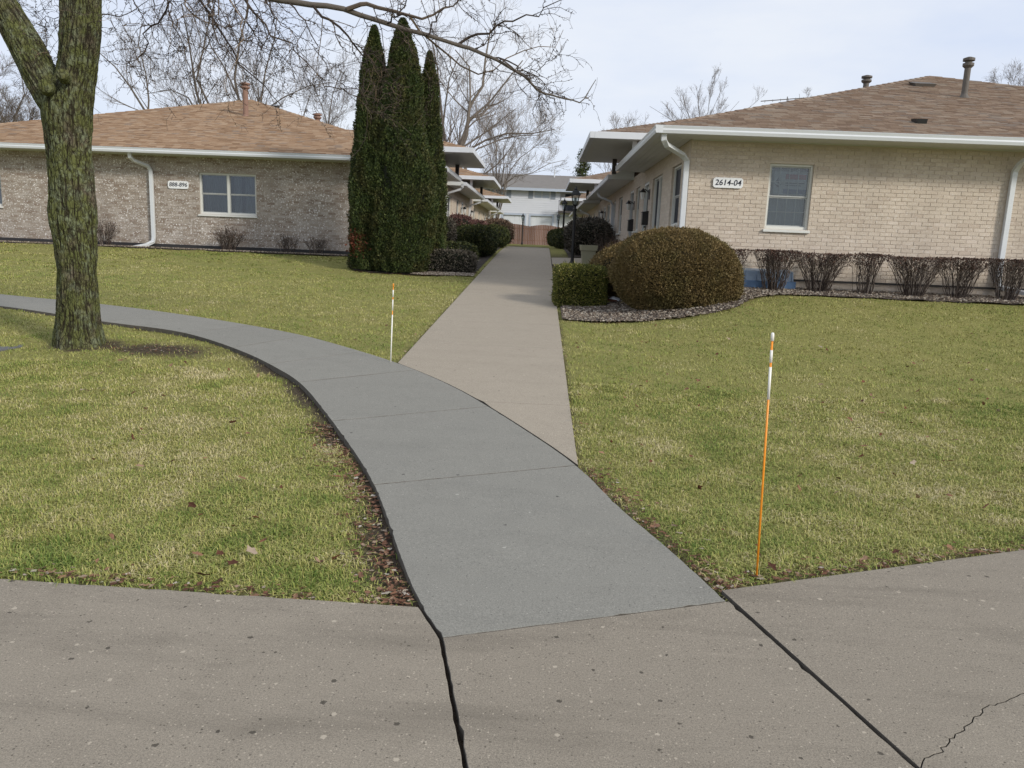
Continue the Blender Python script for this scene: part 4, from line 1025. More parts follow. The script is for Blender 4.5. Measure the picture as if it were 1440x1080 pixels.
mb = MB(); pipe(mb, [(1.95, 13.46, 3.36), (1.95, 13.47, 3.25), (2.02, 13.56, 3.17), (2.36, 13.92, 3.06), (2.452, 14.0, 2.98), (2.457, 14.03, 2.8), (2.457, 14.03, 1.0), (2.457, 14.03, .85)], .05); mb.build('downspout', M['white'], HR, bevel=.008)
mb = MB(); pipe(mb, [(8.06, 13.5, 3.34), (8.06, 13.55, 3.24), (8.06, 13.92, 3.10), (8.06, 14.02, 3.0), (8.06, 14.03, 2.8), (8.06, 14.03, 1.12), (8.09, 13.98, 1.02), (8.5, 13.4, .90), (8.95, 12.95, .83)], .05); mb.build('downspout', M['white'], HR, bevel=.008)
for yy in (28.4, 41.4, 52.4):
    mb = MB(); pipe(mb, [(1.93, yy, 3.36), (1.93, yy, 3.25), (2.0, yy, 3.17), (2.40, yy, 3.03), (2.472, yy, 2.9), (2.472, yy, 1.0)], .05); mb.build('downspout', M['white'], HR)
def flue(parent, p, h, r, mt, cap=True):
    b = MB(); b.lathe([(r * 1.7, -.15), (r * 1.7, .02), (r * 1.05, .10), (r, .12), (r, h - .12)], p, 14)
    f = b.build('flue', mt, parent, smooth=False)
    c = MB(); c.lathe([(r * 1.15, h - .16), (r * 1.75, h - .12), (r * 1.75, h - .07), (r * 1.1, h - .065), (r * 1.1, h - .03), (r * 1.85, h - .02), (r * 1.85, h + .03), (r * .6, h + .06)], p, 14); c.build('flue_cap', mt, f); return f
flue(roofR, (8.9, 17.75, 4.86), .80, .064, M['flueG']); flue(roofR, (9.2, 24.0, 5.85), .72, .08, M['flueG'])
b = MB(); b.hexa([(6.46, 14.36, 3.76), (6.62, 14.36, 3.76), (6.62, 14.6, 3.86), (6.46, 14.6, 3.86), (6.45, 14.34, 3.865), (6.63, 14.34, 3.865), (6.63, 14.6, 3.90), (6.45, 14.6, 3.90)]); b.build('roof_vent', M['black'], roofR)
b = MB(); b.hexa([(8.55, 19.3, 5.38), (8.95, 19.3, 5.38), (8.95, 19.6, 5.5), (8.55, 19.6, 5.5), (8.5, 19.25, 5.47), (9.0, 19.25, 5.47), (9.0, 19.65, 5.58), (8.5, 19.65, 5.58)]); b.build('roof_vent', M['flueG'], roofR)

# ------------------------------------------------------------------ left-hand house
LW = (-9.57, -7.97, 1.90, 3.02); LW2 = (-16.6, -15.2, 1.90, 2.9)
side_L = []; elems_L = []
for a, b_, kind in ((23.6, 24.5, 'door'), (25.4, 26.6, 'win'), (29.3, 30.6, 'win'), (32.4, 33.5, 'win'), (34.4, 35.2, 'door'), (36.0, 37.0, 'win'), (38.0, 38.9, 'door'), (40.3, 41.5, 'win'), (43.6, 44.7, 'win'), (46.6, 47.5, 'win'), (48.3, 49.2, 'door'), (50.6, 51.6, 'win'), (53, 54, 'win')):
    z0 = 1.1 if kind == 'door' else 1.95; side_L.append((a, b_, z0, 3.1)); elems_L.append((a, b_, z0, 3.1, kind))
HL, fwL, swL, roofL = house('speckled grey brown brick bungalow with tan shingle roof and a paired front window', 1, -3.57, 21.7, -17.9, 57, 1.0, 3.45, .60,
    (M['brickL'], M['mortarL'], M['sideL'], M['shL']), [LW, LW2], side_L, [(27.2, 29.0), (38.2, 40.0), (51.6, 53.4)], [(23.3, 27.9), (33.2, 38.6), (47, 52)], 3.98, -2.22, (-16.9, -3.57))
window(HL, 'front', (LW[0], 21.7, LW[2]), LW[1] - LW[0], LW[3] - LW[2], 2, None, True, [(.06, .70, .06, 1.06, 'curtain', .016), (.9, 1.12, .06, 1.06, 'curtain', .016), (1.22, 1.54, .06, 1.06, 'curtain', .016)])
window(HL, 'front', (LW2[0], 21.7, LW2[2]), LW2[1] - LW2[0], LW2[3] - LW2[2], 2, None, True, None)
for (a, b_, z0, z1, kind) in elems_L:
    o = (-3.57, a, z0)
    if kind == 'door': door(HL, 'east', o, b_ - a, z1 - z0); lantern(HL, 'east', (-3.57, a - .3, 2.75)); mailbox(HL, 'east', (-3.57, b_ + .3, 2.2))
    else: window(HL, 'east', o, b_ - a, z1 - z0, 1, None, True, None, True, glass='glass')
fnd = MB(); fnd.box(-17.9, -3.56, 21.672, 21.697, .4, .93); fnd.build('foundation', M['found'], HL)
fnd = MB(); fnd.box(-17.9, -3.56, 21.66, 21.69, .932, 1.035); fnd.build('ledge_strip', M['edging'], HL)
mb = MB(); pipe(mb, [(-11.2, 21.15, 3.44), (-11.2, 21.17, 3.32), (-11.17, 21.3, 3.24), (-10.93, 21.58, 3.13), (-10.875, 21.62, 3.03), (-10.875, 21.625, 2.8), (-10.875, 21.625, 1.2), (-10.89, 21.60, 1.08), (-11.0, 21.45, .99), (-11.26, 21.1, .90)], .055); mb.build('downspout', M['white'], HL, bevel=.008)
for yy in (28.5, 37.6, 51.2):
    mb = MB(); pipe(mb, [(-2.95, yy, 3.45), (-2.95, yy, 3.33), (-3.02, yy, 3.26), (-3.45, yy, 3.12), (-3.51, yy, 3.0), (-3.51, yy, 1.1)], .05); mb.build('downspout', M['white'], HL)
flue(roofL, (-9.8, 25.9, 5.08), 1.06, .085, M['flue']); flue(roofL, (-8.6, 29.9, 5.4), .46, .085, M['flue'])
b = MB(); b.hexa([(-9.9, 28.2, 5.7), (-9.6, 28.2, 5.7), (-9.6, 28.5, 5.8), (-9.9, 28.5, 5.8), (-9.95, 28.15, 5.86), (-9.55, 28.15, 5.86), (-9.55, 28.5, 5.93), (-9.95, 28.5, 5.93)]); b.build('roof_vent', M['black'], roofL)

# ------------------------------------------------------------------ address plaques
def plaque(label, cx, cz, y, w, h, text, size):
    o = empty('address_plaque', (cx, y, cz)); tag(o, label, 'sign')
    pts = []; r = h * .28
    for qx, qz, a0 in ((1, 1, 0), (-1, 1, 90), (-1, -1, 180), (1, -1, 270)):
        for k in range(6):
            a = math.radians(a0 + 18 * k); pts.append((qx * (w / 2 - r) + r * math.cos(a), qz * (h / 2 - r) + r * math.sin(a)))
    n = len(pts); b = MB(); b.add([(p[0], -.03, p[1]) for p in pts] + [(p[0], -.012, p[1]) for p in pts], [tuple(range(n)), tuple(range(n, 2 * n))[::-1]] + [(i, i + n, (i + 1) % n + n, (i + 1) % n) for i in range(n)]); b.build('plate', M['signwhite'], o)
    f = MB(); q = [(p[0] * (1 - .012 / (w / 2)), p[1] * (1 - .014 / (h / 2))) for p in pts]; q2 = [(p[0] * (1 - .02 / (w / 2)), p[1] * (1 - .026 / (h / 2))) for p in pts]
    f.add([(p[0], -.0325, p[1]) for p in q] + [(p[0], -.0325, p[1]) for p in q2], [(i, (i + 1) % n, (i + 1) % n + n, i + n) for i in range(n)])
    tc = bpy.data.curves.new('numerals', 'FONT'); tc.body = text; tc.size = size; tc.align_x = 'CENTER'; tc.align_y = 'CENTER'; tc.extrude = .0015; tc.offset = .0018; tc.shear = .12; tc.space_character = 1.02
    tc.materials.append(M['signink']); t0 = bpy.data.objects.new('numerals', tc); COL.objects.link(t0); bpy.context.view_layer.update(); me = bpy.data.meshes.new_from_object(t0); bpy.data.objects.remove(t0); t = bpy.data.objects.new('numerals', me); link(t, o); t.location = (0, -.033, 0); t.rotation_euler = (math.pi / 2, 0, 0)
    return o
plaque('white plaque with numbers 2614-04 on the pale brick wall', 3.21, 2.637, 14.09, .52, .175, '2614-04', .135)
plaque('white plaque with numbers 888-896 on the speckled brick wall', -10.14, 2.665, 21.69, .58, .21, '888-896', .15)
for H in (HR, HL):
    for ch in H.children: ch.matrix_parent_inverse = Matrix.Translation(-Vector(H.location))

# ------------------------------------------------------------------ clipped bushes, hedges, evergreens
def superell(n, a, b, c, p, seed):
    """points and normals on a superellipsoid (rounded box) of half sizes a b c"""
    r = np.random.default_rng(seed); out = []; got = 0
    while got < n:
        d = unit(r.normal(size=(n * 2, 3))); rr = 1 / (np.abs(d) ** p).sum(1) ** (1 / p); P = d * rr[:, None]
        g = unit(np.sign(P) * np.abs(P) ** (p - 1)); wgt = rr ** 2 / np.maximum(.2, (g * d).sum(1)); k = r.random(len(P)) < wgt / wgt.max(); out.append(np.stack([P[k], g[k]], 1)); got += k.sum()
    q = np.concatenate(out)[:n]; P, g = q[:, 0], q[:, 1]; S = np.array([a, b, c])
    return P * S, unit(g / S)
def core_mesh(a, b, c, p, scale=.86):
    n, mm = 24, 14; V = []
    for i in range(mm + 1):
        t = math.pi * i / mm
        for j in range(n):
            f = 2 * math.pi * j / n; d = np.array([math.sin(t) * math.cos(f), math.sin(t) * math.sin(f), math.cos(t)]); rr = 1 / (np.abs(d) ** p).sum() ** (1 / p); V.append(d * rr * np.array([a, b, c]) * scale)
    i = np.arange((mm + 1) * n).reshape(mm + 1, n); F = np.stack([i[:-1], i[1:], np.roll(i[1:], -1, 1), np.roll(i[:-1], -1, 1)], -1).reshape(-1, 4)
    return np.array(V), F
def bush(name, label, loc, half, p, n, size, mat, core, seed, group=None, lump=.06, tilt=.75, aspect=2.0, rz=0, cat='bush', skew=None, warp=None, depth=.12):
    """half: half sizes x, y, z; stands on the ground at loc"""
    r = np.random.default_rng(seed); o = empty(name, loc, rz); tag(o, label, cat, group)
    P, Nn = superell(n, *half, p, seed)
    lm = fbm(P * 3.0 / max(.4, min(half)), seed % 17, 3)[:, None] * lump
    P = P + Nn * lm - Nn * (r.random((n, 1)) ** 2 * depth * min(half))
    k = P[:, 2] > -half[2] * .97; P, Nn = P[k], Nn[k]
    P[:, 2] += half[2]; CV, CF = core_mesh(*half, p); CV[:, 2] += half[2]; CV[:, 2] = np.maximum(CV[:, 2], -.05)
    if warp: P = warp(P); CV = warp(CV)
    V, F = sprays(r, P, Nn, size, aspect, tilt)
    k = r.random(len(P)) < .012; V2, F2 = sprays(r, P[k] + Nn[k] * size * .3, Nn[k] + [0, 0, .4], size * 2.3, aspect * 3.0, .45); V, F = np.concatenate([V, V2]), np.concatenate([F, F2 + len(V)])
    mesh_np('foliage', V, F, mat, o, kind='stuff'); mesh_np('branches', CV, CF, core, o, smooth=True)  # 'branches' is a solid dark core added to block light
    return o
gzl = lambda x, y: ground_z(x, y)
def dome_warp(P):
    # a mound that leans left, fullest in its lower half
    Q = P.copy(); t = np.clip(Q[:, 2] / 1.36, 0, 1); Q[:, 0] *= 1.0 + .03 * np.sin(t * 3.14); Q[:, 0] -= .12 * t; Q[:, 1] *= 1 - .05 * t; return Q
bush('dome_bush', 'large rounded bronze green clipped bush beside the corner of the pale brick house', (2.28, 12.82, gzl(2.2, 12.3) - .25), (1.03, 1.0, .735), 2.15, 130000, .028, M['dome'], M['domecore'], 11, lump=.035, tilt=.8, warp=dome_warp)
bush('box_hedge', 'small square clipped green bush with yellowed top at the edge of the straight path', (.70, 13.72, gzl(.7, 13.3) - .04), (.445, .46, .375), 6.5, 32000, .032, M['cube'], M['arbcore'], 12, lump=.022, tilt=.8)
bush('yew_bush', 'low dark evergreen bush half hidden behind the bronze dome bush', (1.72, 14.4, gzl(1.6, 14.4)), (.82, .75, .50), 2.4, 30000, .038, M['dome'], M['arbcore'], 13, lump=.07,
     warp=lambda P: np.stack([P[:, 0], P[:, 1], P[:, 2] * (1 + .22 * P[:, 0])], 1))

def arborvitae(label, x, y, h, R, seed, n, red=None):
    r = np.random.default_rng(seed); z0 = gzl(x, y); o = empty('arborvitae', (x, y, z0)); tag(o, label, 'evergreen tree', 'columnar evergreens beside the path')
    def prof(z):
        t = np.clip((h - z) / h, 0, 1); return R * np.minimum(1, (t / .68) ** .60) * (1 - .10 * np.clip((t - .8) / .2, 0, 1))
    z = h * (1 - r.random(n) ** .88); z = np.clip(z, .03, h - .02); th = r.uniform(0, 2 * np.pi, n)
    lob = fbm(np.stack([np.cos(th) * 2.2 + x * 3, np.sin(th) * 2.2, z * .9], 1), seed, 3)
    fine = fbm(np.stack([np.cos(th) * 5 * R * 2, np.sin(th) * 5 * R * 2, z * 4], 1), seed + 3, 2)
    rad = prof(z) * (1 + .17 * lob + .11 * fine) * (1 - .28 * r.random(n) ** 2) ; rad *= np.where(z > h - .5, .75 + .25 * r.random(n), 1)
    P = np.stack([rad * np.cos(th), rad * np.sin(th), z], 1); Nn = np.stack([np.cos(th) * .55, np.sin(th) * .55, np.full(n, .95)], 1)
    V, F = sprays(r, P, Nn, .050, 2.2, .6); mesh_np('crown', V, F, M['arb'], o, kind='stuff')
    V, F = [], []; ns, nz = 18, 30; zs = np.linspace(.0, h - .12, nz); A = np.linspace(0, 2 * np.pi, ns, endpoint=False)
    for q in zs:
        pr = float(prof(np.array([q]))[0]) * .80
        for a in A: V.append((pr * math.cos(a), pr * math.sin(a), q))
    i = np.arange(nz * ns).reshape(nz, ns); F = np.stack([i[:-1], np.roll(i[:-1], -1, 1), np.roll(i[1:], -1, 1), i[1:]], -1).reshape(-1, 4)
    mesh_np('light_block_core', np.array(V), F, M['arbcore'], o, smooth=True)  # solid dark core added to block light inside the crown
    t = MB(); t.tube([(0, 0, -.1), (0, 0, h * .5), (0, 0, h - .3)], [.09, .06, .02], 8); t.build('trunk', M['treebark'], o)
    if red is not None:
        m = 700; q = np.array(red) + r.normal(size=(m, 3)) * np.array([.10, .06, .14]); V, F = sprays(r, q, np.tile([-.2, -1, .3], (m, 1)), .07, 2.2, .7); mesh_np('russet_branch', V, F, M['redleaf'], o, kind='stuff')
    return o
arborvitae('left one of the three tall columnar evergreens with a russet dead patch low down', -4.03, 18.6, 5.50, .55, 41, 80000, red=(-.25, -.46, .62))
arborvitae('middle and tallest of the three columnar evergreens', -3.36, 18.5, 5.66, .75, 42, 110000)
arborvitae('right and slimmest of the three columnar evergreens standing nearest the straight path', -2.83, 19.15, 5.10, .46, 43, 56000)

# hedges along the left side of the straight path
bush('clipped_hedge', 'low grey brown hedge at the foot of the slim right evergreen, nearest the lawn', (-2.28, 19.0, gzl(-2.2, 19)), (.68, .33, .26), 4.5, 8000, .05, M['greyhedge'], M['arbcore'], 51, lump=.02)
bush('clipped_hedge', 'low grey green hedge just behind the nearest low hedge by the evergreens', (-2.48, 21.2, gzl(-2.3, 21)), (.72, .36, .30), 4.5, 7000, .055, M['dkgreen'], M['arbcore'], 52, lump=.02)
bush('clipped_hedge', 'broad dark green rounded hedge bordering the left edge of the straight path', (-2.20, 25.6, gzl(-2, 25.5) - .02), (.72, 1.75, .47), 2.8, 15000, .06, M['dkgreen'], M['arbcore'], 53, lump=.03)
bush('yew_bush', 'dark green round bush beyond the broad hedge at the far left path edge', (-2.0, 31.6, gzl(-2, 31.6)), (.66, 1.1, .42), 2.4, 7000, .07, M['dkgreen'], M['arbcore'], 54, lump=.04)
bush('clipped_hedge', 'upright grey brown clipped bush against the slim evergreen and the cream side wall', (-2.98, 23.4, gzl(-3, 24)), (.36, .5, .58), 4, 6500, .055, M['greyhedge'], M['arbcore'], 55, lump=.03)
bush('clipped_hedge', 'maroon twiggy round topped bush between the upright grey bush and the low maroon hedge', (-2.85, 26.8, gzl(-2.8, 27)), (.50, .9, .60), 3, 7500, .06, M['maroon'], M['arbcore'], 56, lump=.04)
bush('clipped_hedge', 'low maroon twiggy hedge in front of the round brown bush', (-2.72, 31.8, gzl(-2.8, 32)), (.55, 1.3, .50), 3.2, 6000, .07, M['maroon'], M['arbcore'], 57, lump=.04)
bush('twiggy_bush', 'round brown twiggy bush at the far end of the left hedge row', (-2.25, 39, gzl(-2.3, 39)), (.82, .95, .62), 2.3, 6500, .085, M['brownbush'], M['arbcore'], 58, lump=.06)
# right side of the path
bush('twiggy_bush', 'dark twiggy bush right behind the tan planter', (1.62, 27.6, gzl(1.6, 27.6)), (.78, .95, .62), 2.8, 8500, .075, M['greyhedge'], M['arbcore'], 61, lump=.07)
bush('twiggy_bush', 'low brown twiggy shrub between the dark twiggy bush and the house wall', (2.1, 22.0, gzl(2.1, 22)), (.33, 1.4, .34), 2.6, 5500, .06, M['brownbush'], M['arbcore'], 62, lump=.06)
bush('clipped_hedge', 'low dark hedge behind the nearest black lamp post', (1.30, 35.2, gzl(1.2, 35)), (.78, 2.4, .42), 3, 9000, .075, M['dkgreen'], M['arbcore'], 63, lump=.05)
bush('clipped_hedge', 'low dark hedge furthest along the right side of the path', (1.15, 46, gzl(1.2, 46)), (.8, 3.0, .48), 3, 6500, .09, M['dkgreen'], M['arbcore'], 64, lump=.05)

# deciduous shrubs: stems fanning from the ground
def fan_shrub(name, label, x, y, h, spread, seed, n, group, flat=True, tips=900, mat='stem'):
    r = np.random.default_rng(seed); z0 = gzl(x, y); o = empty(name, (x, y, z0)); tag(o, label, 'shrub', group)
    a = r.uniform(0, 2 * np.pi, n); k = np.sqrt(r.random(n)); b = np.stack([np.cos(a) * k * .15, np.sin(a) * k * .11, np.full(n, -.03)], 1)
    e = np.stack([np.cos(a) * k * spread, np.sin(a) * k * spread * .75, h * (np.ones(n) * r.uniform(.9, 1.0, n) if flat else r.uniform(.55, 1.0, n) * (1 - .25 * k))], 1)
    T = np.linspace(0, 1, 6)[None, :, None]; P = b[:, None] * (1 - T) + e[:, None] * T; P[:, :, 2] += (np.sin(T[..., 0] * np.pi) * .08) * k[:, None]; P[:, 1:-1] += r.normal(size=(n, 4, 3)) * .018
    R = r.uniform(.0045, .009, n)[:, None] * np.linspace(1, .5, 6)[None]
    V1, F1 = tubes(P, R, 4)
    P2, R2 = spawn(r, P, R, 5, (.10, .30), 4, (18, 45), .18, (0, 0, .25), (.35, .98), .6, .5, .0018); P2[:, :, 2] = np.minimum(P2[:, :, 2], h * 1.0) if flat else P2[:, :, 2]
    P3, R3 = spawn(r, P2, R2, 2, (.05, .16), 3, (20, 60), .2, (0, 0, .2), (.3, 1), .7, .5, .0015); P3[:, :, 2] = np.minimum(P3[:, :, 2], h * 1.0 + .004) if flat else P3[:, :, 2]
    V, F = join([(V1, F1), tubes(P2, R2, 3), tubes(P3, R3, 3)]); mesh_np('stems', V, F, M[mat], o)
    if tips:
        q = P3[r.integers(0, len(P3), tips), -1] + r.normal(size=(tips, 3)) * .02
        w = (q[:, 2] > h * .72) | (r.random(tips) < .10) if flat else np.ones(tips, bool); q = q[w]; q[:, 2] = np.minimum(q[:, 2], h)
        V, F = sprays(r, q, r.normal(size=(len(q), 3)) + [0, 0, .3], .028, 1.7, .8); mesh_np('twig_tips', V, F, M['shrubtop'], o, kind='stuff')
    return o
gR = 'flat topped bare shrubs in a row along the pale brick wall'
rowR = [(3.25, 'short', 'leftmost flat topped bare shrub, peeping out right behind the bronze dome bush'), (3.98, '', 'flat topped bare shrub in front of the blue plastic box'), (4.78, '', 'flat topped bare shrub directly right of the blue box'),
        (5.52, '', 'narrow flat topped bare shrub, third right of the blue box counting the one before it'), (6.35, '', 'wide flat topped bare shrub midway between the front window and the right downspout'), (7.12, '', 'flat topped bare shrub just left of the right downspout'),
        (7.92, '', 'flat topped bare shrub standing in front of the right downspout'), (8.75, '', 'flat topped bare shrub at the picture edge right of the downspout')]
rowR[3] = (5.52, '', 'narrowest flat topped bare shrub, two along from the blue box')
for i, (x, _, lb) in enumerate(rowR):
    fan_shrub('bare_shrub', lb, x, 13.5 + (.04, -.03, .05, 0, -.05, .03, -.02, .04)[i], 1.49 + (.0, .012, -.02, .01, -.015, .0, .015, -.01)[i] - gzl(x, 13.5), (.34, .40, .50, .30, .52, .46, .42, .45)[i], 70 + i, (34, 64, 70, 36, 66, 56, 62, 50)[i], gR, True, (1000, 1900, 1700, 1200, 1700, 1900, 1500, 1500)[i])
gL = 'bare shrubs along the speckled brick wall'
for i, (x, h, lb, n, tp) in enumerate([(-12.0, .78, 'bare reddish shrub beside the foot of the white downspout', 40, 300), (-8.55, .68, 'dense bare shrub under the left edge of the paired window', 60, 500), (-6.95, .50, 'thin low bare shrub right of the paired window', 26, 120), (-6.15, .46, 'thin low bare shrub closest to the tall evergreens', 24, 100)]):
    fan_shrub('bare_shrub', lb, x, 21.15, h, .42 if i < 2 else .32, 90 + i, n, gL, False, tp)
fan_shrub('bare_shrub', 'sprawling bare shrub poking out of the low brown shrub by the side wall', 1.95, 24.3, 1.15, .5, 97, 30, None, False, 200)

# ------------------------------------------------------------------ bare trees
def bare_tree(label, stems, seed, limb=(2.5, 5), n=(7, 6, 6, 5), mat='treebark', r0=.2, group='bare trees beyond the houses', ang=(25, 60), trop=.10, name='bare_tree', rmin=.006, tlo=.25, ang2=(22, 55)):
    """stems: polylines of world points from the ground up"""
    r = np.random.default_rng(seed); b = stems[0][0]; o = empty(name, tuple(b)); tag(o, label, 'tree', group)
    Ps = []; 
    for s in stems:
        s = np.array(s, float) - np.array(b); L = np.r_[0, np.cumsum(np.linalg.norm(np.diff(s, axis=0), axis=1))]; t = np.linspace(0, L[-1], 9); q = np.stack([np.interp(t, L, s[:, i]) for i in range(3)], 1); q[1:-1] += r.normal(size=(7, 3)) * L[-1] * .008; Ps.append(q)
    P = np.array(Ps); R = .66 * np.array([(r0 if i == 0 else r0 * .8) * np.linspace(1, .16, 9) ** .9 for i in range(len(stems))])
    lim, lr = spawn(r, P, R, n[0], limb, 7, ang, .10, (0, 0, trop), (tlo, .98), .5, .25, rmin)
    V, F = join([tubes(P, R, 8), tubes(lim, lr, 6)]); mesh_np('trunk', V, F, M[mat], o, smooth=True)
    a = (limb[0] * .45, limb[1] * .5); p2, r2 = spawn(r, lim, lr, n[1], a, 6, ang2, .13, (0, 0, trop), (.2, 1), .6, .3, rmin)
    p3, r3 = spawn(r, p2, r2, n[2], (a[0] * .45, a[1] * .55), 5, ang2, .16, (0, 0, trop * .8), (.15, 1), .62, .4, rmin * .8)
    p4, r4 = spawn(r, p3, r3, n[3], (a[0] * .25, a[1] * .32), 4, (20, 60), .2, (0, 0, trop * .6), (.2, 1), .65, .5, rmin * .65)
    V, F = join([tubes(p2, r2, 4), tubes(p3, r3, 3), tubes(p4, r4, 3)]); mesh_np('crown', V, F, M['pale_twig' if mat == 'palebark' else 'twig'], o, kind='stuff')
    return o
def up(px, Y, pts):
    """a stem: from the ground under its first sighting through further sightings (pixel x, pixel y) at depth Y"""
    q = [at(x, y, Y) for x, y in pts]; g = q[0].copy(); g[2] = 1.2; d = q[1] - q[0]; g[:2] -= d[:2] / max(.3, d[2]) * (q[0][2] - 1.2) * .3
    return [g] + q
Yb = 46
bare_tree('bare tree leaning left just right of the mossy trunk behind the tan roof', [up(215, 44, [(215, 165), (190, 130), (165, 95), (135, 70)]), up(213, 44, [(211, 158), (207, 115), (195, 75), (200, 30)])], 101, (2, 4.2), (7, 5, 4, 4), r0=.17)
bare_tree('bare tree with two upright stems behind the tan roof, left of the rusty flue', [up(285, 46, [(283, 152), (272, 105), (262, 60), (255, 5)]), up(292, 46, [(290, 150), (270, 95), (300, 40), (310, -20)]), up(282, 46, [(280, 150), (255, 125), (225, 128), (205, 132)])], 102, (2.5, 5), (7, 5, 4, 4), r0=.20)
bare_tree('tall bare tree directly behind the rusty flue of the tan roof', [up(340, 45, [(338, 150), (330, 105), (328, 70), (345, 20), (352, -30)]), up(337, 45, [(334, 130), (310, 85), (295, 60), (285, 20)])], 103, (2.5, 5), (8, 6, 5, 4), r0=.19)
bare_tree('bare tree rising at the peak of the tan roof', [up(366, 50, [(366, 145), (374, 100), (382, 65), (390, 20)]), up(372, 50, [(372, 148), (395, 132), (430, 120), (470, 115)])], 104, (2.5, 5), (7, 5, 4, 4), r0=.17)
bare_tree('small dense bare tree between the roof peak and the evergreens', [up(458, 62, [(460, 175), (466, 150), (475, 120), (480, 100)]), up(462, 62, [(458, 170), (450, 145), (440, 120)])], 105, (2, 4), (9, 7, 6, 4), r0=.17, ang=(25, 65))
bare_tree('small bare tree behind the lower right hip of the tan roof', [up(425, 64, [(427, 165), (430, 148), (440, 130), (437, 105)])], 106, (2, 3.6), (10, 7, 6, 4), r0=.15, ang=(25, 65))
bare_tree('dense dark bare tree at the far left beyond the tan roof', [up(15, 70, [(18, 175), (22, 150), (35, 125), (30, 105)]), up(5, 70, [(8, 180), (-8, 150), (-20, 120)])], 107, (2.5, 5), (11, 8, 7, 5), r0=.22, ang=(30, 70), rmin=.010)
bare_tree('tall bare tree with a forked grey trunk right of the evergreens', [up(645, 47, [(647, 205), (655, 170), (672, 130), (686, 85), (690, 40)]), up(652, 47, [(658, 165), (668, 150), (690, 138), (720, 110), (735, 85)]), up(650, 47, [(657, 168), (665, 130), (660, 100), (640, 70)])], 108, (2.5, 5.5), (7, 5, 4, 4), r0=.27, mat='palebark')
bare_tree('bare tree mostly hidden behind the slim right evergreen', [up(625, 52, [(626, 200), (620, 150), (616, 110), (608, 60)]), up(628, 52, [(624, 160), (635, 115), (645, 80)])], 109, (2, 4.5), (7, 5, 4, 4), r0=.24)
bare_tree('bare tree with long low arching limbs leaning over the left canopies', [up(640, 54, [(648, 222), (665, 203), (700, 187), (745, 185), (780, 182)]), up(645, 54, [(655, 222), (690, 200), (722, 192), (760, 190)])], 110, (1.5, 3.2), (8, 5, 5, 4), r0=.20, mat='palebark', trop=.16)
bare_tree('broad pale twiggy tree in front of the white two storey building', [up(700, 60, [(700, 250), (698, 215), (695, 175), (690, 160)]), up(703, 60, [(705, 248), (712, 205), (722, 170)]), up(706, 60, [(712, 250), (735, 215), (765, 195)]), up(698, 60, [(695, 248), (680, 205), (672, 180)]), up(710, 60, [(718, 252), (760, 238), (795, 225)])], 111, (1.8, 3.6), (8, 6, 5, 4), r0=.14, mat='palebark', ang=(16, 42), rmin=.007, ang2=(16, 44))
bare_tree('bare tree showing above the left end of the brown roof', [up(985, 58, [(985, 215), (985 + 4 * k, 185), (985 + 11 * k, 152 + abs(k) * 3), (985 + 17 * k, 120 + abs(k) * 7)]) for k in (0, -3.2, 3.2, -1.5, 1.6, -4.2, 4.2, -2.4, 2.3, .8)], 112, (1.3, 2.6), (6, 5, 4, 3), r0=.09, ang=(8, 24), rmin=.0055, tlo=.25, ang2=(12, 32), trop=.14)
bare_tree('bare tree rising behind the near right canopy', [up(860, 60, [(862, 235), (868, 215), (870, 195), (866, 178)]), up(866, 60, [(875, 230), (885, 205), (890, 190)])], 113, (1.8, 3.4), (9, 6, 6, 4), r0=.12, ang=(14, 36), rmin=.006, ang2=(15, 38))
bare_tree('small bare tree top beside the rooftop antenna', [up(1125, 66, [(1125, 165), (1125, 150), (1124, 132)]), up(1130, 66, [(1135, 165), (1142, 145)])], 114, (1.4, 2.6), (8, 6, 5, 4), r0=.10, ang=(12, 32), rmin=.0055, ang2=(14, 36))
bare_tree('bare tree beyond the right slope of the brown roof', [up(1420, 60, [(1420, 170), (1420, 145), (1418, 115)]), up(1425, 60, [(1428, 165), (1445, 140)]), up(1415, 60, [(1410, 165), (1395, 140)])], 115, (1.8, 3.2), (10, 7, 6, 4), r0=.13, ang=(15, 40), rmin=.006, ang2=(16, 42))

def spruce(label, x, y, h, R, seed):
    r = np.random.default_rng(seed); z0 = gzl(x, y); o = empty('spruce_tree', (x, y, z0)); tag(o, label, 'evergreen tree')
    t = MB(); t.tube([(0, 0, -.2), (0, 0, h * .6), (0, 0, h)], [.2, .12, .03], 8); t.build('trunk', M['treebark'], o)
    Ps = []; 
    for z in np.arange(h * .18, h * .98, .38):
        m = 9; a = r.uniform(0, 6.28, m); L = R * (1 - z / h) ** .8 * r.uniform(.55, 1.1, m)
        for ai, l in zip(a, L): tt = np.linspace(.1, 1, 5)[:, None]; Ps.append(np.array([[0, 0, z]]) + tt * l * np.array([[math.cos(ai), math.sin(ai), .05]]) + np.array([[0, 0, 1]]) * (-.22 * l * np.sin(tt * np.pi) + .12 * l * tt ** 3))
    P = np.array(Ps); V, F = tubes(P, np.tile(np.linspace(.035, .012, 5), (len(P), 1)), 4); mesh_np('branches', V, F, M['treebark'], o)
    q = P[r.integers(0, len(P), 9000), r.integers(1, 5, 9000)] + r.normal(size=(9000, 3)) * np.array([.16, .16, .07]); V, F = sprays(r, q, r.normal(size=(9000, 3)) + [0, 0, -.2], .2, 2.5, .5); mesh_np('crown', V, F, M['arb'], o, kind='stuff'); return o
p = at(819, 250, 92); spruce('dark spruce standing beyond the grey roof right of the path', p[0], 92, at(819, 206, 92)[2] - gzl(p[0], 92), 3.2, 120)

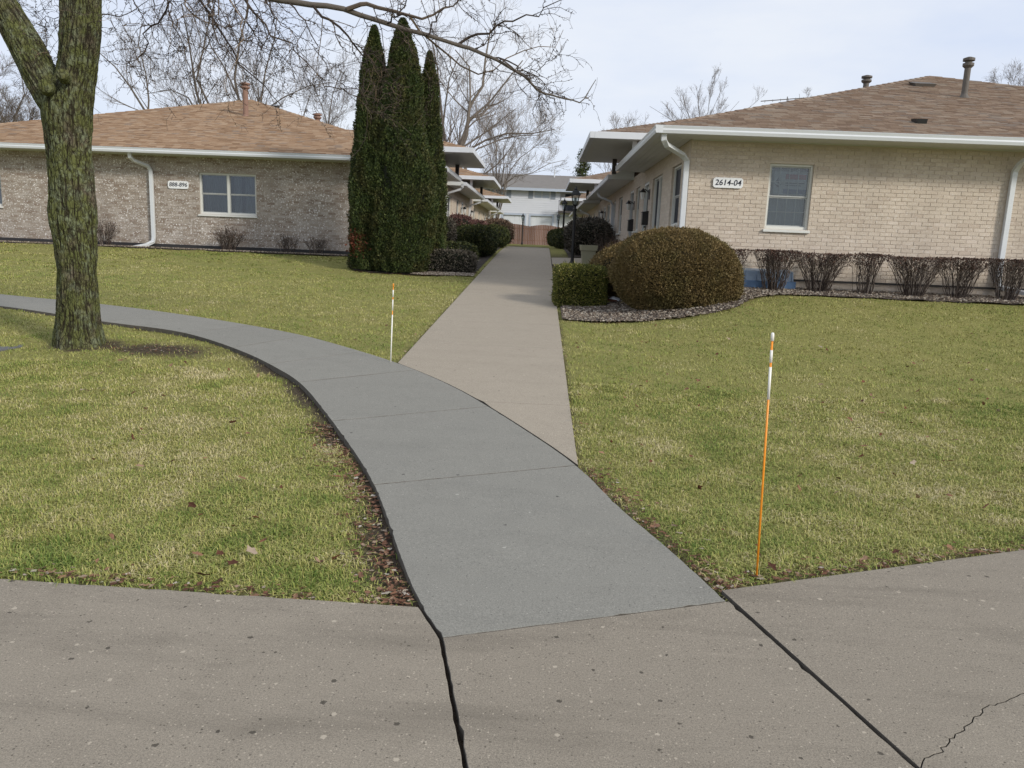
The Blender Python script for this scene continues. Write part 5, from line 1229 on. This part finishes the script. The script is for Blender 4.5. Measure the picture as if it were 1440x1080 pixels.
# ------------------------------------------------------------------ the mossy locust tree on the near lawn
def ring_tube(cen, rad, sides, amp, seed, flare=0.0, step=.022):
    cen = np.array(cen, float); L = np.r_[0, np.cumsum(np.linalg.norm(np.diff(cen, axis=0), axis=1))]; n = int(L[-1] / step); t = np.linspace(0, L[-1], n)
    # smooth interpolation
    C3 = np.stack([np.interp(t, L, cen[:, i]) for i in range(3)], 1); Rr = np.interp(t, L, rad); k = max(3, int(.22 / step) | 1); w = np.hanning(k + 2)[1:-1]; w /= w.sum()
    sm = lambda a: np.convolve(np.pad(a, k // 2, mode='edge'), w, 'valid'); 
    C3 = np.stack([sm(C3[:, i]) + (0) for i in range(3)], 1); Rr = sm(Rr)
    T = unit(np.gradient(C3, axis=0)); U = unit(np.cross(T, np.tile([.0, 1., 0.], (n, 1)))); W = np.cross(U, T); a = np.arange(sides) * 2 * np.pi / sides
    ca, sa = np.cos(a)[None], np.sin(a)[None]; q = np.stack([ca * 8.0 + 0 * t[:, None], sa * 8.0 + 0 * t[:, None], t[:, None] * 4.6 + 0 * ca], -1).reshape(-1, 3)
    wq = q + np.stack([fbm(q * .6, seed + 9, 2), fbm(q * .6, seed + 10, 2), fbm(q * .6, seed + 11, 2)], 1) * .8
    n1 = fbm(wq, seed, 3); ridge = np.clip(np.abs(n1) * 3.2, 0, 1); plate = fbm(q * np.array([1.2, 1.2, 2.5]), seed + 4, 3); lump = fbm(q * np.array([.22, .22, .5]), seed + 6, 2)
    d = (amp * (ridge - .95) + amp * .35 * plate).reshape(n, sides) + (lump.reshape(n, sides) * .10 * Rr[:, None])
    if flare:
        fl = np.exp(-t / .22)[:, None] * flare; d = d + fl * (1 + .55 * np.cos(a * 5 + 1.1)[None])
    Q = C3[:, None] + (U[:, None] * ca[..., None] + W[:, None] * sa[..., None]) * (Rr[:, None] + d)[..., None]
    i = np.arange(n * sides).reshape(n, sides); F = np.stack([i[:-1], np.roll(i[:-1], -1, 1), np.roll(i[1:], -1, 1), i[1:]], -1).reshape(-1, 4)
    return Q.reshape(-1, 3), F, (1 - ridge)
YT = 8.38
pw = lambda l, r_, y, Y=YT: (at((l + r_) / 2, y, Y), (r_ - l) / 2 / FPX * Y * .885)
tr = [pw(80, 146, 500), pw(80, 143, 475), pw(81, 140, 440), pw(80, 138, 380), pw(76, 137.5, 340), pw(69, 138, 305), pw(71, 134, 265), pw(67, 130, 225), pw(63, 128, 185), pw(59, 129, 158), pw(66, 131, 135), pw(80, 135, 105), pw(84, 138, 75), pw(86, 141, 40), pw(87, 140, 0), pw(88, 139, -60), pw(92, 140, -140), pw(98, 140, -230), pw(104, 138, -330)]
lm = [pw(78, 122, 190), pw(60, 112, 155), pw(42, 93, 125), pw(26, 76, 95), pw(10, 58, 60), pw(-8, 36, 25), pw(-28, 12, -12), pw(-62, -28, -75), pw(-105, -75, -150), pw(-150, -125, -230)]
base = tr[0][0]; base[2] = gzl(base[0], base[1]) - .06
tree = empty('locust_tree', (0, 0, 0)); tag(tree, 'large mossy bare tree with forked trunk on the near left lawn', 'tree')
V1, F1, f1 = ring_tube([c for c, _ in tr], [r for _, r in tr], 176, .014, 3, .055, .014)
V2, F2, f2 = ring_tube([c for c, _ in lm], [r for _, r in lm], 128, .012, 23, 0, .016)
mesh_np('trunk', np.concatenate([V1, V2]), [F1, F2 + len(V1)], M['bark'], tree, smooth=True, attrs={'furrow': np.concatenate([f1, f2])})
M['cutwood'] = mat_plain('weathered_cut_wood', (.16, .105, .07), .95, .3, 20)
def stub(px, py, r, dirv, ln, label=None):
    c = at(px, py, YT - .36); d = unit(np.array([dirv], float))[0]; m = MB(); a = c - d * .12; b_ = c + d * ln
    m.tube([a, c, b_, b_ - d * .008, b_ - d * .03], [r * 1.3, r * 1.1, r, r * .84, r * .80], 20, cap=False); s = m.build('branch_stub', M['bark'], tree, smooth=True)
    k = MB(); k.tube([b_ - d * .06, b_ - d * .035], [r * .83, r * .83], 18); k.build('cut_or_hole_shade', M['edging'] if ln > .02 else M['cutwood'], s)  # longer stub: near-black disc paints the hollow's shade; shorter one: cut wood
stub(65, 121, .064, (.45, -.9, .0), .03); stub(88, 104, .050, (.35, -.9, .15), .012)
RT = np.random.default_rng(77)
def limb_line(pts, r0, r1, Y=8.5, dY=0.0, K=14):
    q = np.array([at(x, y, Y + dY * i / max(1, len(pts) - 1)) for i, (x, y) in enumerate(pts)]); L = np.r_[0, np.cumsum(np.linalg.norm(np.diff(q, axis=0), axis=1))]; t = np.linspace(0, L[-1], K)
    P = np.stack([np.interp(t, L, q[:, i]) for i in range(3)], 1); P[1:-1, 1] += RT.normal(size=K - 2) * .015; return P, np.linspace(r0, r1, K)
topc = tr[16][0]
ML = [((140, -135), (215, -60), (330, -12), (420, 4), (480, 12), (540, 32), (600, 50), (640, 62)), .048, .020], [((640, 62), (665, 70), (700, 85), (735, 105), (760, 130), (800, 140), (818, 145), (838, 112)), .022, .0035]
SEC = [([(488, 13), (505, 4), (530, 8), (548, 22), (575, 20), (600, 30), (640, 5), (650, -5)], .024, .006), ([(575, 21), (590, 35), (612, 62), (640, 85), (680, 100), (700, 98), (720, 82), (750, 68), (780, 62), (792, 42)], .012, .0025),
       ([(645, 62), (680, 45), (705, 32), (745, 25), (775, 12), (795, -2)], .014, .003), ([(700, 86), (735, 105), (755, 122), (770, 150), (778, 165)], .008, .002), ([(690, 82), (725, 90), (755, 108), (775, 128), (795, 137)], .009, .002),
       ([(265, -42), (300, 30), (330, 78), (362, 112), (397, 150)], .016, .003), ([(222, -50), (233, 8), (236, 14), (205, 46), (200, 70), (192, 83)], .014, .005), ([(236, 14), (255, 60), (264, 90), (262, 118)], .007, .002), ([(192, 83), (200, 112), (207, 135)], .005, .002), ([(192, 83), (175, 89), (155, 86)], .004, .0015),
       ([(335, -12), (365, 28), (400, 55), (430, 85), (456, 125), (472, 140)], .012, .0025), ([(290, -30), (297, 15), (310, 60), (345, 95), (392, 116)], .011, .0025), ([(405, 3), (428, 30), (440, 52), (455, 90), (471, 112)], .009, .002), ([(440, 8), (470, 34), (495, 60), (513, 76), (531, 84), (547, 105), (561, 128)], .015, .003),
       ([(513, 76), (517, 100), (533, 130)], .005, .0015), ([(466, 30), (472, 55), (485, 72), (483, 95), (492, 115)], .007, .002), ([(456, 122), (480, 127), (501, 131), (520, 135), (545, 133), (557, 127)], .006, .0025), ([(500, 118), (515, 150), (521, 166), (548, 164), (566, 158)], .004, .0015), ([(560, 40), (582, 80), (600, 112), (608, 138)], .006, .0015),
       ([(140, 20), (165, 28), (200, 8), (235, -30)], .006, .002), ([(132, 30), (150, 48), (160, 42), (158, 18), (168, -10)], .004, .0015), ([(345, -15), (350, 30), (362, 55), (368, 85)], .009, .002), ([(380, -10), (390, 40), (385, 75), (400, 100)], .008, .002), ([(250, -40), (262, 10), (290, 30), (305, 22), (310, -10)], .009, .003),
       ([(90, 22), (70, 28), (60, 24), (40, 14), (15, 5)], .004, .0015), ([(84, 35), (65, 33), (42, 24)], .003, .0015), ([(84, 78), (65, 78), (45, 68)], .003, .0015), ([(83, 90), (62, 97)], .004, .002), ([(600, 50), (620, 20), (640, -15)], .010, .003), ([(545, 33), (570, 10), (580, -20)], .010, .004), ([(665, 70), (690, 55), (700, 20), (690, -5)], .007, .002), ([(735, 105), (760, 95), (775, 75), (795, 60)], .006, .0018), ([(300, -25), (340, 20), (345, 50), (330, 95), (318, 130)], .008, .002)]
SEC += [([(180 + 23 * k, -25), (195 + 24 * k, 15 + 5 * (k % 3)), (215 + 25 * k, 48 + 9 * (k % 4)), (232 + 26 * k, 85 + 12 * (k % 3)), (252 + 26 * k, 112 + 16 * (k % 4))], .006, .0016) for k in range(9)]
parts = []; PP, RR = [], []
for pts, a, b_ in ML:
    P, R = limb_line(pts, a, b_, 8.45, .15, 24); parts.append(tubes(P[None], R[None], 8)); PP.append(P[::2][:12]); RR.append(R[::2][:12])
V, F = join(parts); mesh_np('limb', V, F, M['treebark'], tree, smooth=True)
parts = []; P2l, R2l = [], []
for i, (pts, a, b_) in enumerate(SEC):
    P, R = limb_line(pts, a, b_, 8.5, .5 * math.sin(i * 2.1), 12); P[1:-1] += RT.normal(size=(10, 3)) * .022; P2l.append(P); R2l.append(R)
P2l = np.array(P2l); R2l = np.array(R2l); parts.append(tubes(P2l, R2l, 6))
par = np.concatenate([P2l, np.array(PP)]); parR = np.concatenate([R2l, np.array(RR)])
c1, cr1 = spawn(RT, par, np.minimum(parR, .008), 8, (.22, .80), 7, (30, 70), .26, (0, 0, -.05), (.1, .98), .6, .45, .0019)
c2, cr2 = spawn(RT, c1, cr1, 4, (.10, .34), 5, (35, 75), .32, (0, 0, 0), (.15, 1), .75, .6, .0016)
c3, cr3 = spawn(RT, c2, cr2, 1, (.03, .09), 3, (40, 90), .3, (0, 0, 0), (.1, 1), .95, .9, .0017)
sp, spr = spawn(RT, c1, cr1, 9, (.012, .028), 3, (50, 90), .1, (0, 0, 0), (.02, 1), 1.3, .9, .0034)
V, F = join(parts + [tubes(c1, cr1, 4), tubes(c2, cr2, 3), tubes(c3, cr3, 3), tubes(sp, spr, 4)]); mesh_np('branchlets', V, F, M['locust_twig'], tree, kind='stuff')

# ------------------------------------------------------------------ lamp posts
def lamp(label, x, y, h=2.12, first=None):
    z0 = gzl(x, y)
    if first is not None:
        o = first.copy(); COL.objects.link(o); o.location = (x, y, z0); tag(o, label)
        for ch in first.children:
            c = ch.copy(); COL.objects.link(c); c.parent = o
            for g in ch.children: d = g.copy(); COL.objects.link(d); d.parent = c
        return o
    o = empty('lamp_post', (x, y, z0)); tag(o, label, 'lamp post', 'black lamp posts along the straight path')
    b = MB(); b.lathe([(.075, -.1), (.075, .10), (.06, .14), (.047, .18), (.045, h - .56), (.062, h - .55), (.062, h - .51), (.035, h - .49), (.035, h - .44)], n=14); b.build('post', M['black'], o, smooth=False)
    c = MB(); c.lathe([(.055, h - .44), (.085, h - .41), (.085, h - .395)], n=4); lan = c.build('lantern', M['black'], o)
    f = MB(); n = 4
    for j in range(n):
        a = math.pi / 2 * (j + .5); f.tube([(.085 * math.cos(a), .085 * math.sin(a), h - .40), (.155 * math.cos(a), .155 * math.sin(a), h - .12)], .010, 5)
    f.build('lantern_frame', M['black'], lan)
    for j in range(n):
        a0, a1 = math.pi / 2 * (j + .5), math.pi / 2 * (j + 1.5); g = MB(); V = [(.078 * math.cos(a0), .078 * math.sin(a0), h - .395), (.078 * math.cos(a1), .078 * math.sin(a1), h - .395), (.146 * math.cos(a1), .146 * math.sin(a1), h - .12), (.146 * math.cos(a0), .146 * math.sin(a0), h - .12)]
        g.add(V, [(0, 1, 2, 3)]); g.build('lantern_glass', M['pane'], lan)
    q = MB(); q.lathe([(.03, h - .395), (.035, h - .22), (.02, h - .2)], n=10); q.build('bulb', M['dirtywhite'], lan, smooth=True)
    r = MB(); r.lathe([(.20, h - .13), (.185, h - .11), (.11, h - .02), (.06, h + .01)], n=4); r.lathe([(.045, h + .01), (.05, h + .04), (.022, h + .06), (.018, h + .10), (.004, h + .12)], n=10); r.build('lantern_roof', M['black'], lan)
    return o
L1 = lamp('nearest black lantern lamp post, beside the tan planter', .885, 22.3)
lamp('black lantern lamp post seen just left of the nearest one, between the low dark hedges', .95, 36.2, first=L1)
lamp('far black lantern lamp post before the fence, on the right of the path', 1.05, 53.5, first=L1)
lamp('black lantern lamp post standing alone left of the path end before the wooden fence', -1.45, 57, first=L1)

# planter
o = empty('planter', (1.32, 22.15, gzl(1.32, 22.15) - .0)); tag(o, 'tan square tapered plastic planter standing right of the nearest lamp post', 'planter')
b = MB(); b.lathe([(.20, -.05), (.215, .05), (.275, .46), (.285, .46)], n=4); b.build('pot', M['planter'], o, bevel=.01)
b = MB(); b.lathe([(.295, .46), (.315, .47), (.335, .62), (.29, .62), (.28, .55)], n=4); b.build('rim', M['planter'], o, bevel=.008)
b = MB(); b.lathe([(.27, .5), (.27, .56)], n=4); b.build('potting_soil', M['soil'], o)
o.rotation_euler = (0, 0, .05)

# blue box by the wall
o = empty('window_well_cover', (4.0, 13.9, .85)); tag(o, 'low blue plastic box against the pale brick wall behind the bare shrubs', 'box')
b = MB(); b.hexa([(-.52, -.18, 0), (.43, -.18, 0), (.43, .15, 0), (-.52, .15, 0), (-.5, -.10, .30), (.42, -.10, .30), (.42, .15, .33), (-.5, .15, .33)]); b.build('box_body', M['blue'], o, bevel=.02)
b = MB(); b.box(-.54, .45, -.20, -.165, -.02, .13); b.build('lower_band', M['bluedark'], o, bevel=.01)
for k in range(5):
    b = MB(); xx = -.42 + .2 * k; b.hexa([(xx, -.172, .135), (xx + .03, -.172, .135), (xx + .03, -.15, .135), (xx, -.15, .135), (xx, -.115, .29), (xx + .03, -.115, .29), (xx + .03, -.09, .29), (xx, -.09, .29)]); b.build('rib', M['blue'], o)

# marker stakes
def stake(label, x, y, z, h, bands, lean, r=.0062, capped=True):
    o = empty('marker_stake', (x, y, z)); tag(o, label, 'marker stake', 'orange driveway marker stakes'); o.rotation_euler = lean
    k = MB(); k.tube([(0, 0, -.1), (0, 0, h)], r, 10); k.build('rod', M['orange'], o, smooth=True)
    for a, b_ in bands:
        k = MB(); k.tube([(0, 0, a), (0, 0, b_)], r * 1.22, 12); k.build('reflective_band', M['stakewhite'], o, smooth=True)
    k = MB(); k.tube([(0, 0, h - .03), (0, 0, h + .002), (0, 0, h + .007)], [r * 1.5, r * 1.5, r * .8], 12); k.build('cap', M['stakewhite' if capped else 'orange'], o, smooth=True); return o
stake('orange marker stake with white top bands on the right lawn by the pavement', 1.056, 3.372, -.01, 1.13, [(.84, .985), (1.005, 1.06)], (-.02, -.028, 0), .0048)
stake('slim marker stake with long white lower half where the two paths meet', -1.545, 8.04, .13, .86, [(.0, .54), (.585, .70), (.725, .80)], (-.01, .022, 0), .0052, False)

# iron cover in the left lawn
o = empty('utility_cover', (-5.95, 8.05, gzl(-5.95, 8.05) - .01)); tag(o, 'round grey iron cover set in the grass left of the mossy trunk', 'cover')
b = MB(); b.lathe([(.36, -.05), (.36, .012), (.345, .02), (.31, .02), (.305, .012)], n=28); b.build('rim', M['iron'], o)
b = MB(); b.lathe([(.30, -.02), (.30, .014), (.1, .016)], n=28); b.build('lid', M['iron'], o)
# scrap of rubbish behind the cube bush
o = empty('paper_scrap', (1.30, 13.6, gzl(1.3, 13.6) + .05)); tag(o, 'crumpled white and brown scrap lying between the square bush and the dome bush', 'litter')
b = MB(); b.add([(-.09, -.05, 0), (.09, -.06, .02), (.11, .05, .05), (.0, .07, .09), (-.1, .05, .03), (0, -.01, .07)], [(0, 1, 5), (1, 2, 5), (2, 3, 5), (3, 4, 5), (4, 0, 5)]); b.build('paper', M['white'], o)
b = MB(); b.add([(-.12, -.09, 0), (.05, -.12, .01), (.06, -.05, .03), (-.1, -.03, .05)], [(0, 1, 2, 3)]); b.build('cardboard', M['litter'], o)

# ------------------------------------------------------------------ fence at the end of the path
fz = gzl(0, 66)
o = empty('board_fence', (-9, 66, fz)); tag(o, 'reddish wooden board fence with scalloped top at the end of the path', 'fence')
Vs = []; x = -9.0
b = MB()
while x < 12:
    t = ((x + 9) % 2.6) / 2.6; h = 1.50 + .16 * math.sin(math.pi * t); w = .135; b.box(x - (-9), x - (-9) + w, 0, .022, -.1, h); x += .143
b.build('boards', M['fence'], o, kind='stuff')
for k in range(9):
    b = MB(); b.box(2.6 * k - .06, 2.6 * k + .04, .03, .13, -.1, 1.55); b.build('post', M['fence'], o)
for zz in (.3, 1.25):
    b = MB(); b.box(0, 21, .025, .065, zz, zz + .09); b.build('rail', M['fence'], o)

# ------------------------------------------------------------------ white two-storey building beyond the fence
M['paleglass'] = mat_plain('pale_blind', (.40, .45, .52), .4, .1, 2)
YA = 76.0; o = empty('apartment_building', (0, YA, fz)); tag(o, 'white sided two storey building with garage doors beyond the wooden fence', 'building'); A = o
inv = lambda z: z - fz
def ax(px, py): p = at(px, py, YA); return p[0], p[2] - fz
ztop = ax(760, 265)[1]; doors = [(-3.85, -1.75), (-1.20, .90), (1.45, 3.55), (-6.4, -4.4), (4.1, 6.2)]; zd = ax(740, 303)[1]
wins = [(-.95, .55), (-5.1, -3.7)]; zw0, zw1 = ax(750, 279)[1], ax(750, 267.5)[1]
balc = (1.55, 3.4); zb0, zb1 = ax(795, 297)[1], ax(795, 269)[1]
holes = [(a, b_, -.5, zd) for a, b_ in doors] + [(a, b_, zw0, zw1) for a, b_ in wins] + [(balc[0], balc[1], zb0, zb1)]
pierced('wall', MX['front']((0, .0, 0)), -14, 16, -.6, ztop, holes, M['siding'], A)
b = MB(); z = zd + .2
while z < ztop - .2:
    segs = [(-14, 16)]
    for h in holes:
        if z + .19 > h[2] - .05 and z < h[3] + .05: segs = [t for s in segs for t in ((s[0], min(s[1], h[0] - .1)), (max(s[0], h[1] + .1), s[1])) if t[1] - t[0] > .05]
    for s in segs: b.hexa([(s[0], -.03, z), (s[1], -.03, z), (s[1], 0, z), (s[0], 0, z), (s[0], -.006, z + .19), (s[1], -.006, z + .19), (s[1], 0, z + .19), (s[0], 0, z + .19)])
    z += .2
b.build('siding', M['siding'], A, kind='stuff')
b = MB(); b.box(-14, 16, .22, 9, -.6, .0); b.box(-14, -13.8, .22, 9, 0, ztop); b.box(15.8, 16, .22, 9, 0, ztop); b.box(-13.8, 15.8, 8.8, 9, 0, ztop); b.build('back_wall', M['siding'], A)
rz1 = ax(760, 248.5)[1] + .15; b = MB(); b.add([(-14.5, -.6, ztop - .05), (16.5, -.6, ztop - .05), (16.5, 4, rz1 + .35), (-14.5, 4, rz1 + .35), (-14.5, 9.6, ztop - .05), (16.5, 9.6, ztop - .05)], [(0, 1, 2, 3), (3, 2, 5, 4), (0, 3, 4), (1, 5, 2), (0, 4, 5, 1)]); rf = b.build('roof', M['greyroof'], A)
b = MB(); b.box(-14.5, 16.5, -.66, -.602, ztop - .28, ztop - .03); b.build('fascia', M['bluegrey'], A)
b = MB(); b.lathe([(.06, -.2), (.06, .5)], (.95, 3.4, rz1 + .3), 8); b.build('roof_pipe', M['white'], rf)
for a, b_ in doors:
    d = MB(); d.box(a, b_, .12, .16, -.5, zd); g = d.build('garage_door', M['white'], A)
    for k in range(4):
        for j in range(4):
            w_ = (b_ - a) / 4; m_ = MB(); m_.box(a + w_ * j + .06, a + w_ * (j + 1) - .06, .10, .121, zd - .08 - .55 * (k + 1) + .06, zd - .08 - .55 * k); m_.build('door_panel', M['white'], g)
    t = MB(); t.box(a - .14, a, -.05, .10, -.5, zd); t.box(b_, b_ + .14, -.05, .10, -.5, zd); t.box(a - .14, b_ + .14, -.05, .10, zd, zd + .16); t.build('garage_trim', M['bluegrey'], A)
for a, b_ in wins:
    fr = window(A, 'front', (a, 0, zw0), b_ - a, zw1 - zw0, 2, None, True, None, False, .05, 'paleglass', trim='white')
    for xx in (a - .55, b_ + .1):
        s = MB(); s.box(xx, xx + .45, -.05, -.032, zw0 - .02, zw1 + .02); s.build('shutter', M['shutter'], A)
d = MB(); d.box(balc[0], balc[1], .9, .95, zb0, zb1); d.box(balc[0] - .05, balc[0], .22, .95, zb0, zb1); d.box(balc[1], balc[1] + .05, .22, .95, zb0, zb1); d.build('balcony_recess', M['siding'], A)
d = MB(); d.box(balc[0] + .5, balc[0] + 1.4, .86, .899, zb0, zb1 - .2); d.build('balcony_door', M['glass'], A)
d = MB(); d.box(balc[0] - .15, balc[1] + .3, -1.3, -.04, zb0 - .2, zb0 - .02); bl = d.build('balcony', M['darktrim'], A)
d = MB(); d.box(balc[0] - .15, balc[1] + .3, -1.3, -1.26, zb0 + .85, zb0 + .92)
for k in range(19): xx = balc[0] - .12 + k * (balc[1] - balc[0] + .38) / 18; d.box(xx - .015, xx + .015, -1.295, -1.265, zb0 - .02, zb0 + .85)
d.build('railing', M['black'], bl)

# ------------------------------------------------------------------ rooftop antenna
p = at(1107, 140, 30.0); o = empty('tv_antenna', (p[0], 30, p[2] - 1.75)); tag(o, 'thin bare rooftop aerial showing over the left hip of the brown roof', 'antenna')
b = MB(); b.tube([(0, 0, 0), (0, 0, 1.85)], .016, 6); b.build('mast', M['flueG'], o)
b = MB(); b.tube([(-.95, 0, 1.66), (.75, 0, 1.84)], .016, 6); b.build('boom', M['flueG'], o)
for k in range(6):
    t = -.8 + .28 * k; b = MB(); zz = 1.75 + t * .106; b.tube([(t - .12, -.45, zz - .12), (t, 0, zz), (t + .12, .45, zz + .12)], .009, 5); b.build('element', M['flueG'], o)
